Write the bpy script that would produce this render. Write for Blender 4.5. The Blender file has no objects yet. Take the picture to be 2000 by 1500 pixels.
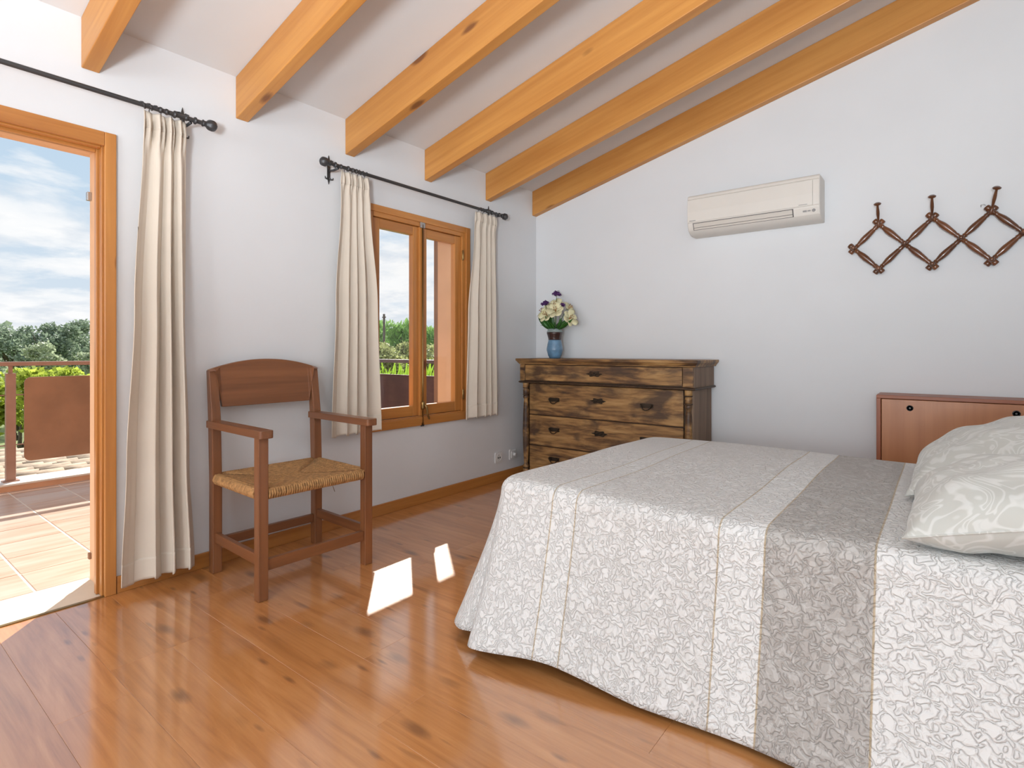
import bpy, bmesh, math, random
from mathutils import Vector, Matrix
random.seed(7)
R = math.radians
scene = bpy.context.scene
col = scene.collection

# ------------------------------------------------------------------ camera
cam_d = bpy.data.cameras.new('camera'); cam = bpy.data.objects.new('camera', cam_d); col.objects.link(cam)
cam.location = (2.95, -4.13, 1.10)
cam.rotation_euler = (R(90), 0, math.atan2(840, 1073))
cam_d.sensor_width = 36; cam_d.lens = 1073 / 2000 * 36; cam_d.shift_y = -66 / 2000; cam_d.clip_start = .02; cam_d.clip_end = 6000
scene.camera = cam
vs = scene.view_settings
vs.view_transform = 'Standard'; vs.look = 'None'; vs.gamma = 1; vs.use_curve_mapping = False
vs.exposure = 0.0

# ------------------------------------------------------------------ world: bright sky with broken cloud
W = bpy.data.worlds.new('sky'); scene.world = W; W.use_nodes = True
nt = W.node_tree; nt.nodes.clear()
def N(nt, t, **k):
    n = nt.nodes.new(t)
    for a, b in k.items():
        if a.startswith('i_'):
            n.inputs[a[2:].replace('_', ' ')].default_value = b
        else: setattr(n, a, b)
    return n
def L(nt, a, b): nt.links.new(a, b)
def math_n(nt, op, a, b=None, c=None):
    n = nt.nodes.new('ShaderNodeMath'); n.operation = op
    for i, v in enumerate((a, b, c)):
        if v is None: continue
        if isinstance(v, (int, float)): n.inputs[i].default_value = v
        else: nt.links.new(v, n.inputs[i])
    return n.outputs[0]
def ramp(nt, fac, stops, interp='LINEAR'):
    n = nt.nodes.new('ShaderNodeValToRGB'); n.color_ramp.interpolation = interp
    e = n.color_ramp.elements
    while len(e) < len(stops): e.new(.5)
    for i, (p, c) in enumerate(stops):
        e[i].position = p; e[i].color = (c, c, c, 1) if isinstance(c, (int, float)) else (*c, 1)
    nt.links.new(fac, n.inputs[0]); return n.outputs[0]
def mixc(nt, fac, a, b, mode='MIX'):
    n = nt.nodes.new('ShaderNodeMix'); n.data_type = 'RGBA'; n.blend_type = mode
    for s, v in ((n.inputs[0], fac), (n.inputs[6], a), (n.inputs[7], b)):
        if isinstance(v, (int, float)): s.default_value = v
        elif isinstance(v, tuple): s.default_value = (*v, 1)
        else: nt.links.new(v, s)
    return n.outputs[2]
tc = N(nt, 'ShaderNodeTexCoord'); sp = N(nt, 'ShaderNodeSeparateXYZ'); L(nt, tc.outputs['Generated'], sp.inputs[0])
zc = math_n(nt, 'MAXIMUM', sp.outputs[2], 0.0); den = math_n(nt, 'ADD', zc, .22)
cb = N(nt, 'ShaderNodeCombineXYZ')
L(nt, math_n(nt, 'DIVIDE', sp.outputs[0], den), cb.inputs[0]); L(nt, math_n(nt, 'DIVIDE', sp.outputs[1], den), cb.inputs[1]); L(nt, math_n(nt, 'MULTIPLY', zc, 3.0), cb.inputs[2])
nz = N(nt, 'ShaderNodeTexNoise', i_Scale=1.9, i_Detail=9.0, i_Roughness=.56, i_Distortion=.25); L(nt, cb.outputs[0], nz.inputs['Vector'])
nz2 = N(nt, 'ShaderNodeTexNoise', i_Scale=4.6, i_Detail=6.0, i_Roughness=.55); L(nt, cb.outputs[0], nz2.inputs['Vector'])
cl = ramp(nt, nz.outputs[0], [(.41, 0.0), (.50, .75), (.60, 1.0)])
blue = ramp(nt, zc, [(0.0, (.72, .80, .88)), (.25, (.56, .71, .86)), (.6, (.38, .57, .82)), (1.0, (.28, .48, .78))])
white = ramp(nt, nz2.outputs[0], [(.34, (.78, .83, .89)), (.52, (.99, .995, 1.0))])
skyc = mixc(nt, cl, blue, white)
bg = N(nt, 'ShaderNodeBackground', i_Strength=1.0); L(nt, skyc, bg.inputs[0])
out = N(nt, 'ShaderNodeOutputWorld'); L(nt, bg.outputs[0], out.inputs[0])

# ------------------------------------------------------------------ sun, through the window and the terrace door
sd = bpy.data.lights.new('sun', 'SUN'); so = bpy.data.objects.new('sun', sd); col.objects.link(so)
sd.energy = 8.5; sd.angle = R(.53); sd.color = (1, .95, .87)
so.rotation_euler = Vector((1, -.865, -.95)).to_track_quat('-Z', 'Y').to_euler()
so.location = (-8, 6, 9)
# added area fill light at the made-up rear opening, behind the camera
ad = bpy.data.lights.new('rear_fill_light', 'AREA'); ao = bpy.data.objects.new('rear_fill_light', ad); col.objects.link(ao)
ad.shape = 'RECTANGLE'; ad.size = 3.0; ad.size_y = 2.2; ad.energy = 76; ad.color = (.88, .95, 1)
ao.location = (2.1, -7.9, 1.45); ao.rotation_euler = (R(90), 0, 0)
# two added point fill lights without fixtures, unseen behind the camera
for i, p in enumerate(((3.55, -6.0, 1.75), (2.6, -7.2, 1.75))):
    ld = bpy.data.lights.new('fill_point_light', 'POINT'); lo = bpy.data.objects.new('fill_point_light', ld); col.objects.link(lo)
    ld.energy = (9, 66)[i]; ld.shadow_soft_size = .22; ld.color = (.86, .94, 1); lo.location = p

# added spot fill light, unseen behind the camera, washing the sloping ceiling
ud = bpy.data.lights.new('ceiling_fill_spot', 'SPOT'); uo = bpy.data.objects.new('ceiling_fill_spot', ud); col.objects.link(uo)
ud.spot_size = R(118); ud.spot_blend = .7; ud.shadow_soft_size = .28; ud.energy = 520; ud.color = (.84, .93, 1)
uo.location = (3.2, -5.3, 1.15); uo.rotation_euler = (Vector((2.5, -3.5, 3.17)) - uo.location).to_track_quat('-Z', 'Y').to_euler()

# ------------------------------------------------------------------ helpers
def tag(o, label=None, cat=None, group=None, kind=None):
    if label: o['label'] = label
    if cat: o['category'] = cat
    if group: o['group'] = group
    if kind: o['kind'] = kind
    return o
def empty(name, loc=(0, 0, 0), rz=0, parent=None):
    o = bpy.data.objects.new(name, None); col.objects.link(o); o.location = loc; o.rotation_euler = (0, 0, rz)
    o.empty_display_size = .1
    if parent: o.parent = parent
    return o
def copy_tree(o, parent=None):
    c = o.copy(); col.objects.link(c); c.parent = parent
    for ch in list(o.children): copy_tree(ch, c)
    return c
class MB:
    def __init__(s): s.v = []; s.f = []; s.m = []; s.uv = None
    def add(s, vs, fs, mi=0):
        b = len(s.v); s.v += [tuple(v) for v in vs]
        for f in fs: s.f.append([b + i for i in f]); s.m.append(mi)
        return s
    def box(s, x0, x1, y0, y1, z0, z1, mi=0, M=None):
        vs = [(x, y, z) for z in (z0, z1) for y in (y0, y1) for x in (x0, x1)]
        if M is not None: vs = [tuple(M @ Vector(v)) for v in vs]
        return s.add(vs, [(0, 2, 3, 1), (4, 5, 7, 6), (0, 1, 5, 4), (2, 6, 7, 3), (0, 4, 6, 2), (1, 3, 7, 5)], mi)
    def prism(s, poly, axis, a0, a1, mi=0):
        n = len(poly)
        def P(p, a): return {0: (a, p[0], p[1]), 1: (p[0], a, p[1]), 2: (p[0], p[1], a)}[axis]
        vs = [P(p, a0) for p in poly] + [P(p, a1) for p in poly]
        fs = [tuple(range(n))[::-1], tuple(range(n, 2 * n))] + [(i, (i + 1) % n, n + (i + 1) % n, n + i) for i in range(n)]
        return s.add(vs, fs, mi)
    def lathe(s, prof, n=20, M=None, mi=0, rib=0, ribn=8):
        vs = []
        for (r, z) in prof:
            for i in range(n):
                a = 2 * math.pi * i / n; rr = r * (1 + rib * math.cos(ribn * a))
                p = Vector((rr * math.cos(a), rr * math.sin(a), z)); vs.append(tuple(M @ p) if M is not None else tuple(p))
        fs = [(k * n + i, k * n + (i + 1) % n, (k + 1) * n + (i + 1) % n, (k + 1) * n + i) for k in range(len(prof) - 1) for i in range(n)]
        fs += [tuple(range(n))[::-1], tuple(range((len(prof) - 1) * n, len(prof) * n))]
        return s.add(vs, fs, mi)
    def tube(s, pts, rad, n=8, mi=0, closed=False):
        pts = [Vector(p) for p in pts]; k = len(pts)
        rr = rad if isinstance(rad, (list, tuple)) else [rad] * k
        vs = []; up = None
        for i, p in enumerate(pts):
            a = pts[(i - 1) % k] if (closed or i > 0) else pts[i]; b = pts[(i + 1) % k] if (closed or i < k - 1) else pts[i]
            d = (b - a).normalized()
            if up is None: up = Vector((0, 0, 1)) if abs(d.z) < .9 else Vector((1, 0, 0))
            e = d.cross(up).normalized(); up = e.cross(d).normalized()
            for j in range(n):
                t = 2 * math.pi * j / n; vs.append(tuple(p + (e * math.cos(t) + up * math.sin(t)) * rr[i]))
        m = k if closed else k - 1
        fs = [(i * n + j, i * n + (j + 1) % n, ((i + 1) % k) * n + (j + 1) % n, ((i + 1) % k) * n + j) for i in range(m) for j in range(n)]
        if not closed: fs += [tuple(range(n))[::-1], tuple(range((k - 1) * n, k * n))]
        return s.add(vs, fs, mi)
    def grid(s, fn, nu, nv, mi=0, closed_u=False):
        vs = [fn(i / nu, j / nv) for j in range(nv + 1) for i in range(nu + 1)]
        w = nu + 1
        return s.add(vs, [(j * w + i, j * w + i + 1, (j + 1) * w + i + 1, (j + 1) * w + i) for j in range(nv) for i in range(nu)], mi)
    def build(s, name, mats, parent=None, smooth=False, bevel=0, sub=0, solid=0, autos=None, recalc=True):
        me = bpy.data.meshes.new(name); me.from_pydata(s.v, [], s.f)
        if not isinstance(mats, (list, tuple)): mats = [mats]
        for m in mats: me.materials.append(m)
        if len(mats) > 1: me.polygons.foreach_set('material_index', s.m)
        if s.uv:
            ul = me.uv_layers.new(name='UVMap')
            for lp in me.loops: ul.data[lp.index].uv = s.uv[lp.vertex_index]
        if recalc:
            bm = bmesh.new(); bm.from_mesh(me); bmesh.ops.recalc_face_normals(bm, faces=bm.faces); bm.to_mesh(me); bm.free()
        if smooth: me.polygons.foreach_set('use_smooth', [True] * len(me.polygons))
        if autos: me.polygons.foreach_set('use_smooth', [True] * len(me.polygons)); me.set_sharp_from_angle(angle=R(autos))
        me.update()
        o = bpy.data.objects.new(name, me); col.objects.link(o)
        if parent: o.parent = parent
        if solid: md = o.modifiers.new('solid', 'SOLIDIFY'); md.thickness = solid; md.offset = 0
        if bevel: md = o.modifiers.new('bevel', 'BEVEL'); md.width = bevel; md.segments = 2; md.limit_method = 'ANGLE'
        if sub: md = o.modifiers.new('sub', 'SUBSURF'); md.levels = sub; md.render_levels = sub
        return o
def bx(name, x0, x1, y0, y1, z0, z1, mat, parent=None, bevel=0): return MB().box(x0, x1, y0, y1, z0, z1).build(name, mat, parent, bevel=bevel)
def inst(o, name, parent, loc=None, rot=None):
    c = bpy.data.objects.new(name, o.data); col.objects.link(c); c.parent = parent
    for md in o.modifiers:
        m2 = c.modifiers.new(md.name, md.type)
        if md.type == 'BEVEL': m2.width = md.width; m2.segments = md.segments; m2.limit_method = md.limit_method
    if loc: c.location = loc
    if rot: c.rotation_euler = rot
    return c
def lerp(a, b, t): return a + (b - a) * t
def sm(t): t = max(0, min(1, t)); return t * t * (3 - 2 * t)
def rounded(x0, x1, z0, z1, r, n=5):
    P = []
    for cx, cz, a0 in ((x1 - r, z1 - r, 0), (x0 + r, z1 - r, 90), (x0 + r, z0 + r, 180), (x1 - r, z0 + r, 270)):
        for i in range(n + 1):
            a = R(a0 + 90 * i / n); P.append((cx + r * math.cos(a), cz + r * math.sin(a)))
    return P

# ------------------------------------------------------------------ materials
def base(name):
    m = bpy.data.materials.new(name); m.use_nodes = True; nt = m.node_tree
    return m, nt, nt.nodes['Principled BSDF']
def bump(nt, b, h, strength=.3, dist=.002):
    n = N(nt, 'ShaderNodeBump'); n.inputs['Strength'].default_value = strength; n.inputs['Distance'].default_value = dist
    L(nt, h, n.inputs['Height']); L(nt, n.outputs[0], b.inputs['Normal'])
def coords(nt, scale=(1, 1, 1), rot=(0, 0, 0), rnd=True, kind='Object'):
    t = N(nt, 'ShaderNodeTexCoord'); v = t.outputs[kind]
    if rnd:
        oi = N(nt, 'ShaderNodeObjectInfo'); va = N(nt, 'ShaderNodeVectorMath', operation='ADD')
        mu = math_n(nt, 'MULTIPLY', oi.outputs['Random'], 41.0); L(nt, v, va.inputs[0])
        c = N(nt, 'ShaderNodeCombineXYZ')
        for i in range(3): L(nt, mu, c.inputs[i])
        L(nt, c.outputs[0], va.inputs[1]); v = va.outputs[0]
    if any(rot):
        r_ = N(nt, 'ShaderNodeMapping'); r_.inputs['Rotation'].default_value = rot; L(nt, v, r_.inputs[0]); v = r_.outputs[0]
    mp = N(nt, 'ShaderNodeMapping'); mp.inputs['Scale'].default_value = scale; L(nt, v, mp.inputs[0])
    return mp.outputs[0]
def plain(name, c, rough=.6, metal=0, noise=.06, nscale=8, bmp=0, bscale=60, coat=0, spec=.5):
    m, nt, b = base(name)
    v = coords(nt); nz = N(nt, 'ShaderNodeTexNoise', i_Scale=nscale, i_Detail=4.0); L(nt, v, nz.inputs['Vector'])
    d = tuple(x * (1 - noise) for x in c); e = tuple(min(1, x * (1 + noise)) for x in c)
    L(nt, ramp(nt, nz.outputs[0], [(.3, d), (.7, e)]), b.inputs['Base Color'])
    b.inputs['Roughness'].default_value = rough; b.inputs['Metallic'].default_value = metal
    b.inputs['Coat Weight'].default_value = coat; b.inputs['Specular IOR Level'].default_value = spec
    if bmp:
        n2 = N(nt, 'ShaderNodeTexNoise', i_Scale=bscale, i_Detail=5.0); L(nt, v, n2.inputs['Vector']); bump(nt, b, n2.outputs[0], bmp)
    return m
_w = {}
def wood(name, lo, hi, axis=0, knot=0.0, kcol=None, rough=.4, coat=.0, fine=1.0, rot=(0, 0, 0), kscale=3.2, vary=.10, spec=.5):
    key = (name, axis)
    if key in _w: return _w[key]
    m, nt, b = base(name)
    sc = [26 * fine] * 3; sc[axis] = 1.1 * fine
    v = coords(nt, tuple(sc), rot)
    n1 = N(nt, 'ShaderNodeTexNoise', i_Scale=1.0, i_Detail=5.0, i_Roughness=.6, i_Distortion=.5); L(nt, v, n1.inputs['Vector'])
    s2 = [7.0] * 3; s2[axis] = .8
    v2 = coords(nt, tuple(s2), rot)
    n2 = N(nt, 'ShaderNodeTexNoise', i_Scale=1.0, i_Detail=3.0, i_Distortion=1.0); L(nt, v2, n2.inputs['Vector'])
    f = math_n(nt, 'ADD', math_n(nt, 'MULTIPLY', n1.outputs[0], .6), math_n(nt, 'MULTIPLY', n2.outputs[0], .4))
    c = ramp(nt, f, [(.33, lo), (.66, hi)])
    oi = N(nt, 'ShaderNodeObjectInfo')
    br = math_n(nt, 'ADD', math_n(nt, 'MULTIPLY', oi.outputs['Random'], vary * 2), 1 - vary)
    hs = N(nt, 'ShaderNodeHueSaturation'); L(nt, br, hs.inputs['Value']); L(nt, c, hs.inputs['Color']); c = hs.outputs[0]
    if knot > 0:
        s3 = [kscale * 1.7] * 3; s3[axis] = kscale * .62
        v3 = coords(nt, tuple(s3), rot)
        vo = N(nt, 'ShaderNodeTexVoronoi', i_Scale=1.0, i_Randomness=1.0); L(nt, v3, vo.inputs['Vector'])
        sel = N(nt, 'ShaderNodeSeparateColor'); L(nt, vo.outputs['Color'], sel.inputs[0])
        on = math_n(nt, 'LESS_THAN', sel.outputs[0], knot)
        d = math_n(nt, 'ADD', vo.outputs['Distance'], math_n(nt, 'MULTIPLY', n1.outputs[0], .10))
        k1 = ramp(nt, d, [(.13, 1.0), (.20, .0)])
        c = mixc(nt, math_n(nt, 'MULTIPLY', math_n(nt, 'MULTIPLY', k1, on), .85), c, kcol or tuple(x * .22 for x in lo))
    L(nt, c, b.inputs['Base Color'])
    b.inputs['Roughness'].default_value = rough; b.inputs['Coat Weight'].default_value = coat; b.inputs['Coat Roughness'].default_value = .15
    b.inputs['Specular IOR Level'].default_value = spec
    bump(nt, b, n1.outputs[0], .12, .001)
    _w[key] = m; return m

WALL = plain('white_wall_paint', (.745, .75, .76), .85, noise=.015, nscale=2.5, bmp=.08, bscale=90, spec=.2)
CEIL = plain('white_ceiling_paint', (.73, .735, .74), .88, noise=.015, nscale=2, bmp=.05, bscale=90, spec=.2)
PEACH = plain('peach_render', (.78, .50, .31), .85, noise=.06, nscale=5, bmp=.25, bscale=70)
SLABC = plain('cream_stone', (.70, .62, .50), .6, noise=.05, nscale=6)
GROUT = plain('pale_grout', (.62, .55, .47), .85)
BEAM = wood('honey_pine_beam', (.50, .20, .042), (.67, .315, .08), 0, knot=.62, kcol=(.17, .055, .015), rough=.42, rot=(0, R(13.93), 0), kscale=3.3, vary=.07, fine=.9)
def PINE(ax): return wood('varnished_pine', (.42, .155, .034), (.60, .26, .066), ax, knot=.5, kcol=(.13, .035, .01), rough=.3, coat=.25, kscale=4.5, vary=.05)
def CHAIRW(ax): return wood('reddish_brown_chair_wood', (.15, .054, .020), (.27, .104, .039), ax, knot=.12, rough=.36, coat=.25, vary=.06)
def CABW(ax): return wood('orange_cherry_veneer', (.42, .16, .062), (.53, .22, .09), ax, rough=.35, coat=.2, vary=.03, fine=.8)
def CABT(ax): return wood('cherry_edge_band', (.27, .075, .028), (.36, .11, .04), ax, rough=.4, vary=.03)
IRON = plain('dark_wrought_iron', (.075, .075, .078), .45, metal=.6, bmp=.3, bscale=120)
BRASS = plain('aged_brass', (.30, .20, .08), .35, metal=.9)
STEEL = plain('grey_steel', (.5, .5, .5), .35, metal=.9)
CURT = None
GLASS, nt, b = base('window_glass'); 
nt.nodes.remove(b)
g1 = N(nt, 'ShaderNodeBsdfTransparent'); g2 = N(nt, 'ShaderNodeBsdfGlossy', i_Roughness=.02); mx = N(nt, 'ShaderNodeMixShader'); mx.inputs[0].default_value = .035
L(nt, g1.outputs[0], mx.inputs[1]); L(nt, g2.outputs[0], mx.inputs[2]); L(nt, mx.outputs[0], nt.nodes['Material Output'].inputs[0])

def fabric(name, c, tr=.25):
    m, nt, b = base(name)
    v = coords(nt, (1, 1, 1), rnd=False)
    nz = N(nt, 'ShaderNodeTexNoise', i_Scale=5.0, i_Detail=3.0); L(nt, v, nz.inputs['Vector'])
    L(nt, ramp(nt, nz.outputs[0], [(.3, tuple(x * .95 for x in c)), (.7, c)]), b.inputs['Base Color'])
    wv = N(nt, 'ShaderNodeTexNoise', i_Scale=420.0, i_Detail=2.0); L(nt, v, wv.inputs['Vector']); bump(nt, b, wv.outputs[0], .12, .001)
    b.inputs['Roughness'].default_value = .9; b.inputs['Specular IOR Level'].default_value = .15; b.inputs['Sheen Weight'].default_value = .15
    tl = N(nt, 'ShaderNodeBsdfTranslucent'); tl.inputs[0].default_value = (*c, 1)
    mx = N(nt, 'ShaderNodeMixShader'); mx.inputs[0].default_value = tr
    L(nt, b.outputs[0], mx.inputs[1]); L(nt, tl.outputs[0], mx.inputs[2]); L(nt, mx.outputs[0], nt.nodes['Material Output'].inputs[0])
    return m
CURT = fabric('cream_linen', (.80, .71, .60), .15)

# laminate planks
LAM, nt, b = base('cherry_laminate')
v = coords(nt, (1.5, 15, 15)); n1 = N(nt, 'ShaderNodeTexNoise', i_Scale=1.0, i_Detail=6.0, i_Roughness=.6, i_Distortion=1.2); L(nt, v, n1.inputs['Vector'])
v = coords(nt, (2.2, 60, 60)); n2 = N(nt, 'ShaderNodeTexNoise', i_Scale=1.0, i_Detail=4.0, i_Roughness=.6); L(nt, v, n2.inputs['Vector'])
f = math_n(nt, 'ADD', math_n(nt, 'MULTIPLY', n1.outputs[0], .65), math_n(nt, 'MULTIPLY', n2.outputs[0], .35))
c = ramp(nt, f, [(.32, (.39, .148, .04)), (.50, (.54, .225, .068)), (.66, (.64, .295, .105))])
v = coords(nt, (4.0, 9.5, 9.5)); vo = N(nt, 'ShaderNodeTexVoronoi', i_Scale=1.0); L(nt, v, vo.inputs['Vector'])
sel = N(nt, 'ShaderNodeSeparateColor'); L(nt, vo.outputs['Color'], sel.inputs[0])
kd = math_n(nt, 'ADD', vo.outputs['Distance'], math_n(nt, 'MULTIPLY', n1.outputs[0], .35))
kn = math_n(nt, 'MULTIPLY', ramp(nt, kd, [(.26, 1.0), (.46, 0.0)]), math_n(nt, 'LESS_THAN', sel.outputs[0], .55))
c = mixc(nt, math_n(nt, 'MULTIPLY', kn, .62), c, (.11, .045, .022))
v = coords(nt, (7.0, 26, 26)); vo2 = N(nt, 'ShaderNodeTexVoronoi', i_Scale=1.0); L(nt, v, vo2.inputs['Vector'])
sel2 = N(nt, 'ShaderNodeSeparateColor'); L(nt, vo2.outputs['Color'], sel2.inputs[0])
kd2 = math_n(nt, 'ADD', vo2.outputs['Distance'], math_n(nt, 'MULTIPLY', n2.outputs[0], .3))
c = mixc(nt, math_n(nt, 'MULTIPLY', math_n(nt, 'MULTIPLY', ramp(nt, kd2, [(.22, 1.0), (.42, 0.0)]), math_n(nt, 'LESS_THAN', sel2.outputs[1], .16)), .6), c, (.13, .05, .022))
oi = N(nt, 'ShaderNodeObjectInfo'); hs = N(nt, 'ShaderNodeHueSaturation'); L(nt, math_n(nt, 'ADD', math_n(nt, 'MULTIPLY', oi.outputs['Random'], .08), .98), hs.inputs['Value']); L(nt, c, hs.inputs['Color'])
L(nt, hs.outputs[0], b.inputs['Base Color'])
b.inputs['Roughness'].default_value = .3; b.inputs['Coat Weight'].default_value = 1.0; b.inputs['Coat Roughness'].default_value = .11; b.inputs['Coat IOR'].default_value = 2.1
bump(nt, b, n2.outputs[0], .03, .001)

TILE = None
TILE, nt, b = base('terracotta_terrace_tile')
v = coords(nt, (9, 1.3, 1)); n1 = N(nt, 'ShaderNodeTexNoise', i_Scale=1.6, i_Detail=5.0, i_Distortion=.8); L(nt, v, n1.inputs['Vector'])
c = ramp(nt, n1.outputs[0], [(.33, (.50, .33, .24)), (.5, (.56, .41, .32)), (.66, (.58, .47, .39))])
L(nt, c, b.inputs['Base Color']); b.inputs['Roughness'].default_value = .35
RUST = plain('weathered_brown_metal', (.30, .165, .10), .55, metal=.2, noise=.18, nscale=4)
ROOFT = plain('pale_clay_roof_tile', (.40, .30, .21), .85, noise=.35, nscale=9)

# ------------------------------------------------------------------ room shell
SL = .248
def cz(x): return 2.55 + SL * x
XR, YB = 3.95, -8.0                      # right wall, wall behind the camera
f = bx('floor', 0, XR, YB, 0, -.15, -.012, GROUT); tag(f, kind='structure', label='warm cherry laminate floor laid in long planks')
rnd = random.Random(3)
PW, PL = .194, 1.29
pm = {}
y = -3.302 - PW * 24
row = 0
while y < -.001:
    y0, y1 = max(y, YB + .002), min(y + PW, -.002)
    if y1 - y0 > .02:
        x0s = .702 - PL if abs(y + .194 + 3.302) < .01 else rnd.uniform(-PL, -.1)
        xa = x0s
        while xa < XR:
            a, bb = max(xa, .002), min(xa + PL, XR - .002)
            if bb - a > .02:
                key = (round(bb - a, 4), round(y1 - y0, 4))
                if key not in pm:
                    w, h = key; g = .0002; ch = .0006
                    V = [(g, g, -.012), (w - g, g, -.012), (w - g, h - g, -.012), (g, h - g, -.012), (g, g, -.0007), (w - g, g, -.0007), (w - g, h - g, -.0007), (g, h - g, -.0007),
                         (g + ch, g + ch, 0), (w - g - ch, g + ch, 0), (w - g - ch, h - g - ch, 0), (g + ch, h - g - ch, 0)]
                    F = [(0, 3, 2, 1), (8, 9, 10, 11)] + [(i, (i + 1) % 4, 4 + (i + 1) % 4, 4 + i) for i in range(4)] + [(4 + i, 4 + (i + 1) % 4, 8 + (i + 1) % 4, 8 + i) for i in range(4)]
                    o = MB().add(V, F).build('plank', LAM, f); pm[key] = o
                    o.location = (a, y0, 0)
                else: inst(pm[key], 'plank', f, (a, y0, 0))
            xa += PL
    y += PW

# window wall with door and window openings; outer faces and reveals are peach render
DY0, DY1, DZ = -4.55, -3.30, 2.04        # door opening
WY0, WY1, WZ0, WZ1 = -1.87, -.984, .60, 2.03
TW = .28
m = MB()
def wbox(y0, y1, z0, z1):
    if y1 <= y0 or z1 <= z0: return
    m.box(-TW, -.075, y0, y1, z0, z1, 1); m.box(-.075, 0, y0, y1, z0, z1, 0)
TOP = 2.60
wbox(YB - .2, DY0, -.15, TOP); wbox(DY0, DY1, DZ, TOP); wbox(DY1, WY0, -.15, TOP); wbox(WY0, WY1, -.15, WZ0); wbox(WY0, WY1, WZ1, TOP); wbox(WY1, .2, -.15, TOP)
w = m.build('wall_left', [WALL, PEACH]); tag(w, kind='structure')
m = MB(); m.prism([(0, -.15), (XR + .2, -.15), (XR + .2, cz(XR + .2) + .05), (0, cz(0) + .05)], 1, 0.0, .2); tag(m.build('wall_back', WALL), kind='structure')
m = MB(); m.box(XR, XR + .2, YB - .2, 0, -.15, cz(XR)); tag(m.build('wall_right', WALL), kind='structure')
m = MB()                                  # wall behind the camera; its wide glazed opening is added to let in light
for a in ((0, .55, -.15, 2.6), (3.65, XR, -.15, 2.6), (.55, 3.65, -.15, .3), (.55, 3.65, 2.6, 2.62)): m.box(a[0], a[1], YB - .2, YB, a[2], a[3])
m.prism([(0, 2.6), (XR, 2.6), (XR, cz(XR)), (0, 2.61)], 1, YB - .2, YB)
tag(m.build('wall_rear', WALL), kind='structure')
w2 = empty('added_rear_window', (0, 0, 0)); tag(w2, kind='structure')  # unseen window, added to bring more daylight into the room
for a in ((.55, 3.65, .3, .36), (.55, 3.65, 2.54, 2.6), (.55, .61, .36, 2.54), (3.59, 3.65, .36, 2.54), (1.55, 1.61, .36, 2.54), (2.59, 2.65, .36, 2.54)):
    bx('frame_bar', a[0], a[1], YB - .1, YB - .04, a[2], a[3], PINE(2), w2)
for a in ((.61, 1.55), (1.61, 2.59), (2.65, 3.59)): bx('pane', a[0], a[1], YB - .075, YB - .07, .36, 2.54, GLASS, w2)
m = MB(); m.prism([(0, cz(0)), (XR + .2, cz(XR + .2)), (XR + .2, cz(XR + .2) + .16), (0, cz(0) + .16)], 1, YB - .2, .2); tag(m.build('ceiling', CEIL), kind='structure')
m = MB(); m.prism([(-1.42, 2.355), (-TW, 2.60), (0, 2.60), (0, 2.76), (-1.42, 2.44)], 1, YB - .5, .5); tag(m.build('roof_eave', PEACH), kind='structure')

# baseboards
def PB(ax): return PINE(ax)
tag(bx('baseboard_left', .0, .014, DY1 + .025, -.005, 0, .075, PINE(1), bevel=.003), kind='structure')
tag(bx('baseboard_back', .015, XR - .015, -.014, 0, 0, .075, PINE(0), bevel=.003), kind='structure')
tag(bx('baseboard_right', XR - .014, XR, YB + .01, -.005, 0, .075, PINE(1), bevel=.003), kind='structure')

# ------------------------------------------------------------------ terrace door frame (door_1): only its frame is in view, the leaf stands open out of sight
d1 = empty('door_1', (0, DY1, 0)); tag(d1, kind='structure', label='varnished pine frame of the open terrace door')
def dw(name, x0, x1, y0, y1, z0, z1, mat, par=d1, bevel=.003): return bx(name, x0, x1, y0 - DY1, y1 - DY1, z0, z1, mat, par, bevel)
Z0 = .0
dw('casing', 0, .018, -3.322, -3.278, Z0, 2.072, PINE(2)); dw('casing', 0, .018, -4.63, -4.586, Z0, 2.072, PINE(2)); dw('casing', 0, .018, -4.586, -3.322, 2.010, 2.072, PINE(1))
dw('jamb', -.040, -.006, -3.329, -3.305, Z0, 2.035, PINE(2)); dw('jamb', -.040, -.006, -4.545, -4.521, Z0, 2.035, PINE(2)); dw('jamb', -.040, -.006, -4.521, -3.329, 2.004, 2.037, PINE(1))
dw('rebate', -.074, -.046, -3.338, -3.305, Z0, 2.035, PINE(2)); dw('rebate', -.074, -.046, -4.545, -4.512, Z0, 2.035, PINE(2)); dw('rebate', -.074, -.046, -4.512, -3.338, 1.992, 2.037, PINE(1))
dw('latch_plate', -.275, -.25, -3.318, -3.30, 1.815, 1.855, STEEL); dw('latch_plate', -.275, -.255, -3.311, -3.30, .10, .13, RUST)
th = bx('threshold', -.31, -.006, DY0, DY1, -.10, -.002, SLABC); tag(th, kind='structure')
tr = bx('trim_1', -.006, .012, DY0, DY1, -.02, .004, BRASS); tag(tr, kind='structure')

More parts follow.
